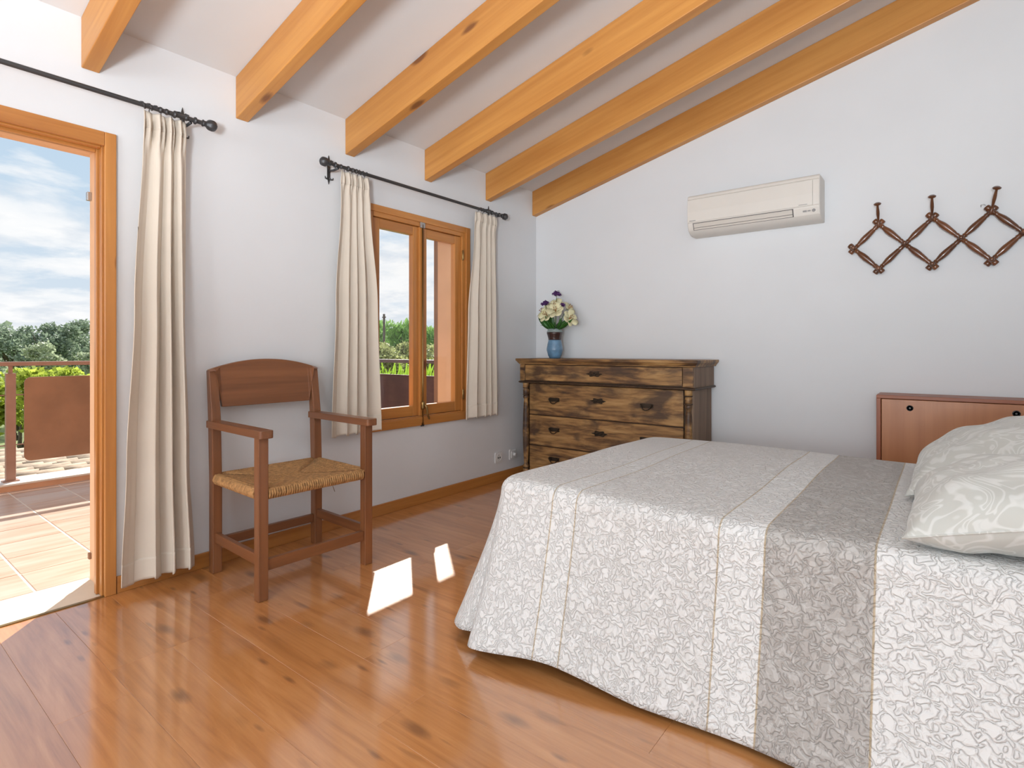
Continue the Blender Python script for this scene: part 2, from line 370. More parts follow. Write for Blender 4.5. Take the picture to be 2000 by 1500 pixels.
# ------------------------------------------------------------------ window (window_1)
w1 = empty('window_1', (0, -1.425, .6)); tag(w1, kind='structure', label='two-leaf varnished pine casement window')
def wn(name, x0, x1, y0, y1, z0, z1, mat, par=w1, bevel=.003): return bx(name, x0, x1, y0 + 1.425, y1 + 1.425, z0 - .6, z1 - .6, mat, par, bevel)
wn('casing', 0, .02, -1.93, -1.885, .563, 2.06, PINE(2)); wn('casing', 0, .02, -.965, -.92, .563, 2.06, PINE(2))
wn('casing', 0, .02, -1.885, -.965, 2.015, 2.06, PINE(1)); wn('casing', 0, .022, -1.885, -.965, .563, .622, PINE(1))
wn('frame_stile', -.075, .008, -1.885, -1.85, .60, 2.03, PINE(2)); wn('frame_stile', -.075, .008, -1.0, -.965, .60, 2.03, PINE(2))
wn('frame_rail', -.075, .008, -1.85, -1.0, 1.985, 2.03, PINE(1)); wn('frame_rail', -.075, .008, -1.85, -1.0, .60, .63, PINE(1))
for (a, b_) in ((-1.848, -1.428), (-1.422, -1.002)):
    s_ = empty('sash', (0, (a + b_) / 2 + 1.425, .63 - .6), parent=w1)
    def sn(name, x0, x1, y0, y1, z0, z1, mat, bevel=.004): return bx(name, x0, x1, y0 - (a + b_) / 2, y1 - (a + b_) / 2, z0 - .63, z1 - .63, mat, s_, bevel)
    sn('sash_stile', -.055, -.008, a, a + .062, .632, 1.983, PINE(2)); sn('sash_stile', -.055, -.008, b_ - .062, b_, .632, 1.983, PINE(2))
    sn('sash_rail', -.055, -.010, a + .062, b_ - .062, .632, .705, PINE(1)); sn('sash_rail', -.055, -.010, a + .062, b_ - .062, 1.92, 1.983, PINE(1))
    sn('pane', -.036, -.031, a + .058, b_ - .058, .70, 1.925, GLASS, 0)
wn('astragal', -.008, .012, -1.445, -1.405, .632, 1.983, PINE(2))
for z in (1.80, .72): 
    MB().lathe([(.006, 0), (.008, .003), (.008, .075), (.006, .078)], 10, Matrix.Translation((.014, -.999 + 1.425, z - .6))).build('hinge', BRASS, w1, autos=40)
cr = empty('cremone_bolt', (.012, 0, .03), parent=w1)
MB().box(-.001, .012, -.022, .022, 1.345, 1.385).build('keeper', STEEL, cr, bevel=.003)
MB().box(-.001, .010, -.015, .015, -.075, -.045).build('keeper', IRON, cr, bevel=.003)
MB().tube([(.008, 0, -.06), (.008, 0, .25), (.008, 0, 1.37)], .0055, 8).build('rod', BRASS, cr, smooth=True)
MB().lathe([(.011, 0), (.016, .012), (.012, .03), (.016, .05), (.010, .06)], 12, Matrix.Translation((.010, 0, .045))).build('handle_boss', BRASS, cr, smooth=True)
MB().tube([(.022, .006, .085), (.030, .018, .06), (.030, .026, .01), (.032, .042, -.025)], [.006, .008, .008, .006], 8).build('lever', BRASS, cr, smooth=True)
# shutters folded back against the outside of the wall
for i, (a, b_) in enumerate(((-.978, -.52), (-2.335, -1.876))):
    sh = empty('shutter', (-.31, (a + b_) / 2, .60)); tag(sh, 'brown slatted wooden shutter folded back outside the window, edge showing' if i == 0 else 'brown slatted wooden shutter folded back outside behind the left window curtain', 'shutter', 'window shutters')
    hw = (b_ - a) / 2
    for q in (-1, 1): MB().box(-.022, .022, q * hw - (.05 if q > 0 else 0), q * hw + (0 if q > 0 else .05), 0, 1.42).build('stile', RUST, sh, bevel=.003)
    for z in (0, .68, 1.35): MB().box(-.02, .02, -hw + .05, hw - .05, z, z + .07).build('rail', RUST, sh, bevel=.003)
    sl = MB().box(-.012, .012, -hw + .05, hw - .05, -.018, .018, M=Matrix.Rotation(R(35), 4, 'Y')).build('slat', RUST, sh); sl.location.z = .10
    for k in range(1, 29):
        z = .10 + k * .043
        if .66 < z < .77: continue
        inst(sl, 'slat', sh, (0, 0, z))
wsill = bx('window_sill_outside', -.30, -.076, -1.869, -.985, .58, .605, SLABC); tag(wsill, kind='structure')

# ------------------------------------------------------------------ ceiling beams
names = ['honey pine ceiling beam running flush along the back wall', 'second honey pine ceiling beam out from the back wall', 'third honey pine ceiling beam out from the back wall, above the window',
         'fourth honey pine ceiling beam, above the left window curtain', 'fifth honey pine ceiling beam, between the two curtain rods', 'leftmost honey pine ceiling beam, above the terrace door']
for i, y in enumerate((-.064, -.716, -1.39, -2.061, -2.74, -3.404)):
    y1 = y + .066 if i else -.001
    m = MB(); m.prism([(.001, cz(.001) - .222), (XR - .001, cz(XR) - .222), (XR - .001, cz(XR) - .001), (.001, cz(.001) - .001)], 1, y, y1)
    o = m.build('ceiling_beam', BEAM, bevel=.004); tag(o, names[i], 'beam', 'sloping pine ceiling beams')

# ------------------------------------------------------------------ curtain rods
def curtain_rod(y0, y1, z, label, balls=(1, 1)):
    X = .10
    root = empty('curtain_rod', (X, (y0 + y1) / 2, z)); tag(root, label, 'curtain rod', 'wrought iron curtain rods')
    h = (y1 - y0) / 2
    MB().tube([(0, -h, 0), (0, h, 0)], .0105, 12).build('rod', IRON, root, autos=40)
    for s in (-1, 1):
        if not balls[0 if s < 0 else 1]: continue
        Mx = Matrix.Translation((0, s * h, 0)) @ Matrix.Rotation(-s * R(90), 4, 'X')
        prof = [(.012, -.004), (.017, 0), (.012, .006), (.014, .012)] + [(.027 * math.sin(R(a)), .040 - .027 * math.cos(R(a))) for a in range(30, 180, 15)] + [(.002, .067)]
        MB().lathe(prof, 32, Mx, rib=.06, ribn=8).build('finial', IRON, root, smooth=True)
        # bracket: wall plate shaped like a small lily with a forged arm
        yb = s * (h - .055)
        bk = MB().box(-.1, -.095, yb - .011, yb + .011, -.055, .045).build('bracket', IRON, root, bevel=.002)
        MB().tube([(-.097, yb, -.012), (-.05, yb, -.018), (0, yb, -.016)], .007, 8).build('bracket_arm', IRON, bk, smooth=True)
        for zz, fl in ((.045, 1), (-.055, -1)):
            lp = MB(); lp.prism([(yb - .009, zz), (yb, zz + fl * .038), (yb + .009, zz)], 0, -.1, -.094)
            for q in (-1, 1):
                lp.tube([(-.096, yb, zz - fl * .004), (-.094, yb + q * .014, zz + fl * .008), (-.092, yb + q * .026, zz + fl * .006), (-.092, yb + q * .028, zz - fl * .006)], [.005, .005, .004, .002], 6)
            lp.build('lily_tip', IRON, bk)
        # twisted collars
        for q in (.035, .075, .125, .16, .185):
            rr = .017 if q in (.035, .125) else .014
            MB().lathe([(.0105, -.008), (rr, -.003), (rr, .003), (.0105, .008)], 14, Matrix.Translation((0, s * (h - q), 0)) @ Matrix.Rotation(R(90), 4, 'X')).build('collar', IRON, root, smooth=True)
        kn = MB()
        for k in range(18):
            a = k * .9; kn.tube([(.0115 * math.cos(a), s * (h - .20 - k * .004), .0115 * math.sin(a)), (.0115 * math.cos(a + .9), s * (h - .204 - k * .004), .0115 * math.sin(a + .9))], .0045, 5)
        kn.build('twist', IRON, root, smooth=True)
    return root
curtain_rod(-2.235, -.625, 2.205, 'dark wrought iron curtain rod above the small window')
curtain_rod(-4.95, -2.945, 2.212, 'dark wrought iron curtain rod above the terrace door')

# ------------------------------------------------------------------ curtains
def curtain(label, edges, ztop, zbot, folds, amp, phase=0, seed=0, xc=.085):
    """edges: list of (t, y_left, y_right) from top to hem"""
    rd = random.Random(seed)
    ph = [rd.uniform(-.5, .5) for _ in range(12)]
    def ey(t):
        for (a, l0, r0), (b_, l1, r1) in zip(edges, edges[1:]):
            if t <= b_: k = sm((t - a) / (b_ - a)); return lerp(l0, l1, k), lerp(r0, r1, k)
        return edges[-1][1:]
    def fn(s, t):
        yl, yr = ey(t)
        a = amp * (.28 + .72 * sm(t * 1.8)) * (1 + .25 * math.sin(5 * s + ph[0] * 6))
        head = max(0, 1 - t / .06)
        w = 2 * math.pi * folds * s + phase + .9 * math.sin(2.3 * s * math.pi + ph[1] * 5) + .5 * t * math.sin(7 * s + ph[2] * 6)
        fold = math.sin(w); fold = math.copysign(abs(fold) ** .75, fold)
        pin = .5 * amp * math.exp(-((t - .035) / .03) ** 2) * math.sin(2 * w)
        x = xc + a * fold + pin
        yy = lerp(yl, yr, s) + (.30 * (yr - yl) / folds) * math.sin(2 * w) * .42 * sm(t * 2.5)
        z = lerp(ztop, zbot, t) + (t ** 6) * .010 * math.sin(w + .6)
        return (max(x, .022), yy, z)
    root = empty('curtain', (xc, (edges[-1][1] + edges[-1][2]) / 2, zbot)); tag(root, label, 'curtain', 'cream linen curtains')
    off = Vector(root.location)
    mb = MB(); mb.grid(lambda s, t: tuple(Vector(fn(s, t)) - off), 110, 60)
    mb.build('cloth', CURT, root, smooth=True, solid=.003)
    # sewn hem: a second layer of cloth around the bottom edge
    tb = 1 - .10 / (ztop - zbot)
    hm = MB(); hm.grid(lambda s, t: tuple(Vector(fn(s, lerp(tb, 1, t))) - off + Vector((.0022, 0, 0))), 110, 8)
    hm.build('hem', CURT, root, smooth=True, solid=.002)
    tp = .075 / (ztop - zbot)
    hm = MB(); hm.grid(lambda s, t: tuple(Vector(fn(s, lerp(0, tp, t))) - off + Vector((.0022, 0, 0))), 110, 8)
    hm.build('heading_tape', CURT, root, smooth=True, solid=.002)
    for k in range(4):
        s = (k + .5) / 4; p = Vector(fn(s, 0)) - off
        MB().tube([(p.x, p.y, p.z - .01), (p.x + .004, p.y, p.z + .008), (.10 - off.x, p.y, p.z + .016)], .0022, 6).build('hook', IRON, root, smooth=True)
curtain('long floor-length cream curtain hanging beside the terrace door', [(0, -3.195, -3.013), (.42, -3.236, -3.008), (.75, -3.265, -2.985), (1, -3.282, -2.958)], 2.193, .050, 3.6, .036, .4, 1)
curtain('short cream curtain to the left of the small window', [(0, -2.150, -1.950), (.1, -2.155, -1.938), (.5, -2.200, -1.893), (1, -2.232, -1.868)], 2.187, .580, 4.2, .026, 1.0, 2)
curtain('short cream curtain to the right of the small window', [(0, -.935, -.672), (.1, -.945, -.675), (.5, -1.005, -.660), (1, -1.028, -.640)], 2.185, .572, 4.3, .024, 2.0, 5)

# ------------------------------------------------------------------ bed
WHITEB = plain('white_bed_base', (.62, .58, .52), .6)
MATT = fabric('white_mattress_ticking', (.78, .77, .75), .0)
bed = empty('bed', (2.66, -1.70, 0)); tag(bed, 'double bed standing in the middle of the room under the quilted cover', 'bed')
BO = Vector((2.66, -1.70, 0))
def bb(name, x0, x1, y0, y1, z0, z1, mat, bevel=.01): return bx(name, x0 - BO.x, x1 - BO.x, y0 - BO.y, y1 - BO.y, z0, z1, mat, bed, bevel)
bb('base', 1.60, 3.76, -2.38, -1.01, .20, .33, WHITEB)
bb('mattress', 1.58, 3.78, -2.395, -.995, .33, .555, MATT, .05)
for (x, y_) in ((1.68, -2.33), (1.68, -1.06), (3.66, -2.33), (3.66, -1.06)):
    MB().lathe([(.028, 0), (.028, .01), (.032, .2)], 14, Matrix.Translation((x - BO.x, y_ - BO.y, 0))).build('leg', WHITEB, bed, autos=40)
bb('headboard', 3.80, 3.84, -2.45, -.95, .2, 1.0, CABW(1), .008)

# quilt material: bands across the length, worm-like quilting, scrolls on the grey bands
QUILT, nt, b = base('quilted_bedspread')
uv = N(nt, 'ShaderNodeUVMap', uv_map='UVMap'); su = N(nt, 'ShaderNodeSeparateXYZ'); L(nt, uv.outputs[0], su.inputs[0])
U = su.outputs[0]
def between(a, b_): return math_n(nt, 'MULTIPLY', math_n(nt, 'GREATER_THAN', U, a), math_n(nt, 'LESS_THAN', U, b_))
# warp
wn_ = N(nt, 'ShaderNodeTexNoise', i_Scale=9.0, i_Detail=2.0); L(nt, uv.outputs[0], wn_.inputs['Vector'])
wv_ = N(nt, 'ShaderNodeVectorMath', operation='MULTIPLY_ADD'); L(nt, wn_.outputs['Color'], wv_.inputs[0]); wv_.inputs[1].default_value = (.10, .10, 0); L(nt, uv.outputs[0], wv_.inputs[2])
# scrolls: iso-lines of a smooth noise
s1 = N(nt, 'ShaderNodeTexNoise', i_Scale=10.5, i_Detail=1.0, i_Distortion=1.2); L(nt, wv_.outputs[0], s1.inputs['Vector'])
sc_ = math_n(nt, 'ABSOLUTE', math_n(nt, 'SUBTRACT', math_n(nt, 'FRACT', math_n(nt, 'MULTIPLY', s1.outputs[0], 5.0)), .5))
scr = ramp(nt, sc_, [(.13, 1.0), (.22, 0.0)])
w1_ = N(nt, 'ShaderNodeTexNoise', i_Scale=44.0, i_Detail=1.5, i_Distortion=.9); L(nt, uv.outputs[0], w1_.inputs['Vector'])
worm = ramp(nt, math_n(nt, 'ABSOLUTE', math_n(nt, 'SUBTRACT', w1_.outputs[0], .5)), [(0.0, 0.0), (.035, .55), (.12, 1.0)])
cb_ = (.78, .775, .76); cw_ = (.80, .80, .785); cg_ = (.73, .72, .70); cd_ = (.46, .435, .41)
grey = mixc(nt, scr, cg_, (.79, .785, .77)); dark = mixc(nt, scr, cd_, (.54, .52, .495))
c = mixc(nt, between(1.82, 1.92), cb_, cw_)
c = mixc(nt, between(1.92, 2.42), c, grey); c = mixc(nt, between(2.42, 2.55), c, cw_); c = mixc(nt, between(2.55, 2.815), c, dark); c = mixc(nt, math_n(nt, 'GREATER_THAN', U, 2.815), c, cw_)
seam = None
for s_ in (1.82, 1.92, 2.42, 2.55, 2.815):
    k = between(s_ - .0025, s_ + .0025); seam = k if seam is None else math_n(nt, 'MAXIMUM', seam, k)
c = mixc(nt, math_n(nt, 'MULTIPLY', seam, .75), c, (.50, .38, .22))
c = mixc(nt, math_n(nt, 'MULTIPLY', math_n(nt, 'SUBTRACT', 1.0, worm), .07), c, (.42, .38, .34))
L(nt, c, b.inputs['Base Color']); b.inputs['Roughness'].default_value = .8; b.inputs['Specular IOR Level'].default_value = .25; b.inputs['Sheen Weight'].default_value = .2
hgt = math_n(nt, 'SUBTRACT', math_n(nt, 'ADD', worm, math_n(nt, 'MULTIPLY', scr, .12)), math_n(nt, 'MULTIPLY', seam, .8))
bump(nt, b, hgt, .75, .006)

CTRL = [((3.78, -.95), (3.78, -.84)), ((2.6, -.95), (2.6, -.83)), ((1.66, -.95), (1.62, -.80)), ((1.56, -.985), (1.42, -.84)), ((1.53, -1.09), (1.40, -1.05)),
        ((1.53, -1.7), (1.455, -1.7)), ((1.53, -2.18), (1.425, -2.22)), ((1.53, -2.30), (1.405, -2.44)), ((1.535, -2.36), (1.425, -2.56)), ((1.546, -2.395), (1.50, -2.61)),
        ((1.557, -2.413), (1.585, -2.585)), ((1.570, -2.425), (1.600, -2.615)), ((1.595, -2.435), (1.625, -2.665)), ((1.67, -2.44), (1.72, -2.655)), ((1.9, -2.44), (1.93, -2.61)),
        ((2.5, -2.44), (2.5, -2.57)), ((3.78, -2.44), (3.78, -2.56))]
def catm(P, i, t):
    p0, p1, p2, p3 = P[max(i - 1, 0)], P[i], P[i + 1], P[min(i + 2, len(P) - 1)]
    # chord-limited tangents keep the corner tuck crisp
    m1 = [(b_ - a) * .5 for a, b_ in zip(p0, p2)]; m2 = [(b_ - a) * .5 for a, b_ in zip(p1, p3)]
    d = max(1e-6, math.dist(p1, p2)); 
    for mm in (m1, m2):
        l = math.hypot(*mm)
        if l > d:
            for q in range(2): mm[q] *= d / l
    t2, t3 = t * t, t * t * t
    return tuple((2 * t3 - 3 * t2 + 1) * a + (t3 - 2 * t2 + t) * u + (-2 * t3 + 3 * t2) * b_ + (t3 - t2) * v_ for a, u, b_, v_ in zip(p1, m1, p2, m2))
PB_, PH_ = [], []
Bs = [c_[0] for c_ in CTRL]; Hs = [c_[1] for c_ in CTRL]
for i in range(len(CTRL) - 1):
    n = max(5, int(max(math.dist(Bs[i], Bs[i + 1]), math.dist(Hs[i], Hs[i + 1])) / .022))
    for k in range(n + (i == len(CTRL) - 2)):
        PB_.append(catm(Bs, i, k / n)); PH_.append(catm(Hs, i, k / n))
ZT, RC = .582, .05
mb = MB(); mb.uv = []
rows = []
np_ = len(PB_)
nrm = []
for i in range(np_):
    a, c_ = PB_[max(i - 1, 0)], PB_[min(i + 1, np_ - 1)]
    d = Vector((c_[0] - a[0], c_[1] - a[1])).normalized(); nrm.append(Vector((d.y, -d.x)) * -1)
cen = Vector((2.6, -1.7))
for i in range(np_):
    if nrm[i].dot(Vector(PB_[i]) - cen) < 0: nrm[i] = -nrm[i]
def topz(x, y_): return ZT + .004 * math.sin(x * 5.1 + y_ * 3) + .003 * math.sin(y_ * 7.3) - .006 * sm((x - 2.4) / 1.0)
V = []; UV = []
NT, NA, NS = 10, 7, 26
for k in range(NT + 1):
    for i in range(np_):
        b0 = Vector(PB_[i]) - nrm[i] * RC
        sx = max(2.1, min(3.7, b0.x)); spine = Vector((sx if abs(nrm[i].y) < .5 or True else b0.x, -1.70))
        if abs(nrm[i].y) > .9: spine.x = b0.x if b0.x > 2.1 else 2.1
        spine.x = round(spine.x / .03) * .03
        p = spine.lerp(b0, k / NT); V.append((p.x, p.y, topz(p.x, p.y))); UV.append((p.x, p.y))
for k in range(1, NA + 1):
    a = k / NA * math.pi / 2
    for i in range(np_):
        p = Vector(PB_[i]) - nrm[i] * RC * (1 - math.sin(a)); b0 = Vector(PB_[i]) - nrm[i] * RC
        u_ = Vector(PB_[i]) - nrm[i] * RC + nrm[i] * RC * a
        V.append((p.x, p.y, topz(b0.x, b0.y) - RC * (1 - math.cos(a)))); UV.append((u_.x, u_.y))
arcl = 0
for k in range(1, NS + 1):
    t = k / NS; 
    for i in range(np_):
        B_, H_ = Vector(PB_[i]), Vector(PH_[i])
        fl = t ** 1.15
        p = B_.lerp(H_, fl)
        s_along = i * .022
        hem = .030 + .012 * math.sin(s_along * 3.1 + 1.0)
        if PB_[i][1] < -2.3 and 1.60 < PB_[i][0] < 2.2: hem += .02 * math.sin((PB_[i][0] - 1.60) / .6 * math.pi)
        w_ = nrm[i] * (.008 * t * math.sin(s_along * 9.0) + .010 * t * math.sin(s_along * 4.3 + 1))
        z0 = topz(B_.x - nrm[i].x * RC, B_.y - nrm[i].y * RC) - RC
        z = lerp(z0, hem, t)
        u_ = B_ + nrm[i] * (RC * .57 + t * (z0 - .03))
        V.append((p.x + w_.x, p.y + w_.y, z)); UV.append((u_.x, u_.y))
nr = NT + 1 + NA + NS
F = [(r_ * np_ + i, r_ * np_ + i + 1, (r_ + 1) * np_ + i + 1, (r_ + 1) * np_ + i) for r_ in range(nr - 1) for i in range(np_ - 1)]
V = [(v[0] - 2.6, v[1] + 1.7, v[2]) for v in V]
mb.add(V, F); mb.uv = UV
sp_ = empty('bedspread', (2.6, -1.7, 0)); tag(sp_, 'pale grey quilted bedspread with cream and taupe bands draped over the bed', 'bedspread')
qo = mb.build('quilt', QUILT, sp_, smooth=True, solid=.009)
bm = bmesh.new(); bm.from_mesh(qo.data); bmesh.ops.remove_doubles(bm, verts=bm.verts, dist=.0012); bmesh.ops.recalc_face_normals(bm, faces=bm.faces); bm.to_mesh(qo.data); bm.free()
# pillows
PIL, nt, b = base('grey_damask_pillowcase')
v = coords(nt, (1, 1, 1), rnd=True)
wn_ = N(nt, 'ShaderNodeTexNoise', i_Scale=6.0, i_Detail=1.0); L(nt, v, wn_.inputs['Vector'])
wv_ = N(nt, 'ShaderNodeVectorMath', operation='MULTIPLY_ADD'); L(nt, wn_.outputs['Color'], wv_.inputs[0]); wv_.inputs[1].default_value = (.16, .16, .05); L(nt, v, wv_.inputs[2])
s1 = N(nt, 'ShaderNodeTexNoise', i_Scale=11.0, i_Detail=.8, i_Distortion=1.2); L(nt, wv_.outputs[0], s1.inputs['Vector'])
sc_ = math_n(nt, 'ABSOLUTE', math_n(nt, 'SUBTRACT', math_n(nt, 'FRACT', math_n(nt, 'MULTIPLY', s1.outputs[0], 6.0)), .5))
scr = ramp(nt, sc_, [(.08, 1.0), (.24, 0.0)])
L(nt, mixc(nt, scr, (.58, .585, .545), (.70, .705, .675)), b.inputs['Base Color']); b.inputs['Roughness'].default_value = .85; b.inputs['Specular IOR Level'].default_value = .2; b.inputs['Sheen Weight'].default_value = .2
wr = N(nt, 'ShaderNodeTexNoise', i_Scale=14.0, i_Detail=3.0); L(nt, v, wr.inputs['Vector']); bump(nt, b, wr.outputs[0], .25, .006)
def pillow(label, cx_, cy_, zc, lx, ly, th_, tilt, seed):
    rd = random.Random(seed); p1, p2 = rd.uniform(0, 6), rd.uniform(0, 6)
    root = empty('pillow', (cx_, cy_, zc)); tag(root, label, 'pillow', 'damask pillows on the bed')
    root.rotation_euler = (0, -tilt, R(rd.uniform(-2, 2)))
    def out(a, b_):                      # a,b in -1..1, outline slightly concave so corners stick out
        x = a * lx / 2 * (1 - .055 * (1 - b_ * b_) ** 1 * abs(a) ** 6 + .0)
        y_ = b_ * ly / 2 * (1 - .055 * (1 - a * a) * abs(b_) ** 6)
        return x, y_
    def fn(sgn):
        def g(s, t):
            a, b_ = 2 * s - 1, 2 * t - 1
            a = math.copysign(1 - (1 - abs(a)) ** 1.35, a); b_ = math.copysign(1 - (1 - abs(b_)) ** 1.35, b_)
            x, y_ = out(a, b_)
            h = (max(0, (1 - abs(a) ** 3.0)) ** .62) * (max(0, (1 - abs(b_) ** 3.0)) ** .62)
            r2 = math.hypot(a, b_)
            wrk = .006 * math.sin(9 * a + 4 * b_ + p1) * h + .004 * math.sin(13 * b_ - 5 * a + p2) * h
            edge = (1 - abs(abs(a) - abs(b_))) * max(abs(a), abs(b_)) ** 4
            wrk += .006 * edge * math.sin(22 * math.atan2(b_, a) + p1) * (1 if h > .02 else 0)
            up = th_ * (.55 if sgn > 0 else -.45) * h + wrk
            return (x, y_, up + .0015 * sgn)
        return g
    m = MB(); m.grid(fn(1), 44, 44); m.build('top_cloth', PIL, root, smooth=True)
    m = MB(); m.grid(fn(-1), 44, 44); m.build('under_cloth', PIL, root, smooth=True)
    pts = []
    for e in range(4):
        for k in range(22):
            q = -1 + 2 * k / 22
            a, b_ = ((q, -1), (1, q), (-q, 1), (-1, -q))[e]; x, y_ = out(a, b_); pts.append((x, y_, 0))
    MB().tube(pts, .003, 6, closed=True).build('seam', PIL, root, smooth=True)
pillow('grey damask pillow nearest the camera on the bed', 3.115, -2.13, .690, .50, .60, .21, R(15), 4)
pillow('grey damask pillow on the far side of the bed, by the wooden cabinet', 3.115, -1.44, .700, .54, .78, .22, R(21), 9)

# ------------------------------------------------------------------ armchair with rush seat
ch = empty('armchair', (.36, -2.625, 0), R(-2)); tag(ch, 'reddish brown wooden armchair with woven rush seat by the window wall', 'chair')
hd, hwid, lt = .240, .273, .0225
for sy in (-1, 1):
    yc = sy * hwid
    MB().box(hd - lt, hd + lt, yc - lt, yc + lt, 0, .715).build('leg', CHAIRW(2), ch, bevel=.004)
    m = MB(); xb = -hd
    prof = [(0, 0), (.45, 0), (.76, -.014), (1.0, -.042)]
    vs_ = []
    for z, dx in prof:
        dd = .024 if z < .8 else .016
        vs_ += [(xb + dx - dd, yc - lt, z), (xb + dx + dd, yc - lt, z), (xb + dx + dd, yc + lt, z), (xb + dx - dd, yc + lt, z)]
    fs_ = [(0, 3, 2, 1), (12, 13, 14, 15)] + [(k * 4 + i, k * 4 + (i + 1) % 4, k * 4 + 4 + (i + 1) % 4, k * 4 + 4 + i) for k in range(3) for i in range(4)]
    m.add(vs_, fs_).build('leg', CHAIRW(2), ch, bevel=.004)
    # arm rest
    m = MB(); P = rounded(-hd - .045, hd + .055, yc - .031, yc + .031, .012, 3)
    m.prism(P, 2, .715, .750); m.build('armrest', CHAIRW(0), ch, bevel=.004)
    MB().box(-hd + .02, hd - lt, yc - .012, yc + .012, .150, .198).build('stretcher', CHAIRW(0), ch, bevel=.003)
MB().box(hd - .014, hd + .012, -hwid + lt, hwid - lt, .125, .175).build('stretcher', CHAIRW(1), ch, bevel=.003)
MB().box(-hd - .012, -hd + .012, -hwid + lt, hwid - lt, .125, .170).build('stretcher', CHAIRW(1), ch, bevel=.003)
# back panel: arched board
def bxz(z): return -hd - .014 - (.028 * (z - .76) / .24)
top = [(yy, 1.002 + .052 * (1 - (yy / (hwid + lt)) ** 2)) for yy in [lerp(-hwid - lt, hwid + lt, k / 20) for k in range(21)]]
vs_ = []
for yy, zz in top:
    zb = .815
    inn = abs(yy) < hwid - lt + .002
    vs_ += [(bxz(zb) - .011, yy, zb if inn else .995), (bxz(zb) + .011, yy, zb if inn else .995), (bxz(zz) + .011, yy, zz), (bxz(zz) - .011, yy, zz)]
fs_ = [(0, 1, 2, 3), (83, 82, 81, 80)] + [(k * 4 + i, k * 4 + 4 + i, k * 4 + 4 + (i + 1) % 4, k * 4 + (i + 1) % 4) for k in range(20) for i in range(4)]
MB().add(vs_, fs_).build('backrest', CHAIRW(1), ch, bevel=.003)
# rush seat: mitred cords
RUSH = plain('woven_rush', (.44, .235, .09), .85, noise=.35, nscale=60, bmp=.6, bscale=200)
RUSHD = plain('dark_rush', (.16, .085, .03), .9, noise=.3, nscale=40)
m = MB()
ax_, ay_ = hd + .022, hwid + .020
NC = 20
def zs(d): return .482 - .012 * sm(d / .2)
for k in range(NC):
    d = .012 + k * (ax_ - .012) / NC
    X, Y = ax_ - d, ay_ - d
    rr = .0068
    jit = lambda: random.uniform(-.0012, .0012)
    for (p, q) in (((-X, -Y), (X, -Y)), ((X, -Y), (X, Y)), ((X, Y), (-X, Y)), ((-X, Y), (-X, -Y))):
        n = 7
        m.tube([(lerp(p[0], q[0], t / n) + jit(), lerp(p[1], q[1], t / n) + jit(), zs(d) + jit()) for t in range(n + 1)], rr, 6)
seat = m.build('woven_seat', RUSH, ch, smooth=True); seat['kind'] = 'stuff'
# cords wrapped round the four seat rails
m = MB()
def ring(c_, along, r1=.024, r2=.022):
    pts = []
    for j in range(8):
        a = 2 * math.pi * j / 8
        pts.append((c_[0] + (math.cos(a) * r1 if along == 1 else random.uniform(-.001, .001)), c_[1] + (math.cos(a) * r1 if along == 0 else random.uniform(-.001, .001)), c_[2] + math.sin(a) * r2))
    m.tube(pts, .0062, 5, closed=True)
st = .0115
for s in (-1, 1):
    for k in range(int((2 * hwid - .05) / st)): ring((s * (hd - .002), -hwid + .03 + k * st, .464), 1)
    for k in range(int((2 * hd - .05) / st)): ring((-hd + .03 + k * st, s * (hwid - .002), .464), 0)
wr_ = m.build('wrapped_edge', RUSH, ch, smooth=True); wr_['kind'] = 'stuff'
bx('seat_underside', -hd + .01, hd - .01, -hwid + .01, hwid - .01, .452, .472, RUSH, ch)
MB().tube([(.20, .08, .452), (.205, .10, .43), (.20, .115, .395)], .0015, 5).build('loose_straw', RUSHD, ch)

# ------------------------------------------------------------------ dresser
DIST, nt, b = base('distressed_pine')
v = coords(nt, (1.3, 9, 9)); n1 = N(nt, 'ShaderNodeTexNoise', i_Scale=1.6, i_Detail=7.0, i_Roughness=.65, i_Distortion=.7); L(nt, v, n1.inputs['Vector'])
v2 = coords(nt, (3, 7, 7)); n2 = N(nt, 'ShaderNodeTexNoise', i_Scale=1.3, i_Detail=4.0, i_Distortion=.4); L(nt, v2, n2.inputs['Vector'])
v3 = coords(nt, (6, 60, 60)); n3 = N(nt, 'ShaderNodeTexNoise', i_Scale=1.0, i_Detail=3.0); L(nt, v3, n3.inputs['Vector'])
c = ramp(nt, math_n(nt, 'ADD', math_n(nt, 'MULTIPLY', n1.outputs[0], .75), math_n(nt, 'MULTIPLY', n3.outputs[0], .25)), [(.37, (.06, .03, .015)), (.45, (.19, .095, .035)), (.54, (.37, .20, .07)), (.68, (.52, .32, .135))])
c = mixc(nt, ramp(nt, n2.outputs[0], [(.36, .85), (.52, 0.0)]), c, (.05, .027, .018))
L(nt, c, b.inputs['Base Color']); b.inputs['Roughness'].default_value = .5; bump(nt, b, n1.outputs[0], .2, .002)
DSIDE = wood('shaded_dresser_side', (.15, .09, .055), (.30, .20, .13), 2, rough=.6, vary=.03)  # greyer than the front: how light falls on the sides is put into the colour
DDARK = plain('dark_stained_wood', (.06, .032, .016), .5, noise=.4, nscale=25)
PULL = plain('blackened_bronze', (.055, .042, .03), .4, metal=.7)
DO = Vector((.885, -.23, 0))
dr = empty('dresser', DO); tag(dr, 'distressed brown wooden chest of drawers in the corner', 'dresser')
def D(name, x0, x1, y0, y1, z0, z1, mat, par=None, bevel=.003):
    return bx(name, x0 - DO.x, x1 - DO.x, y0 - DO.y, y1 - DO.y, z0, z1, mat, par or dr, bevel)
D('side_panel', .168, .19, -.40, -.02, .03, .83, DSIDE); D('side_panel', 1.585, 1.607, -.40, -.02, .03, .83, DSIDE)
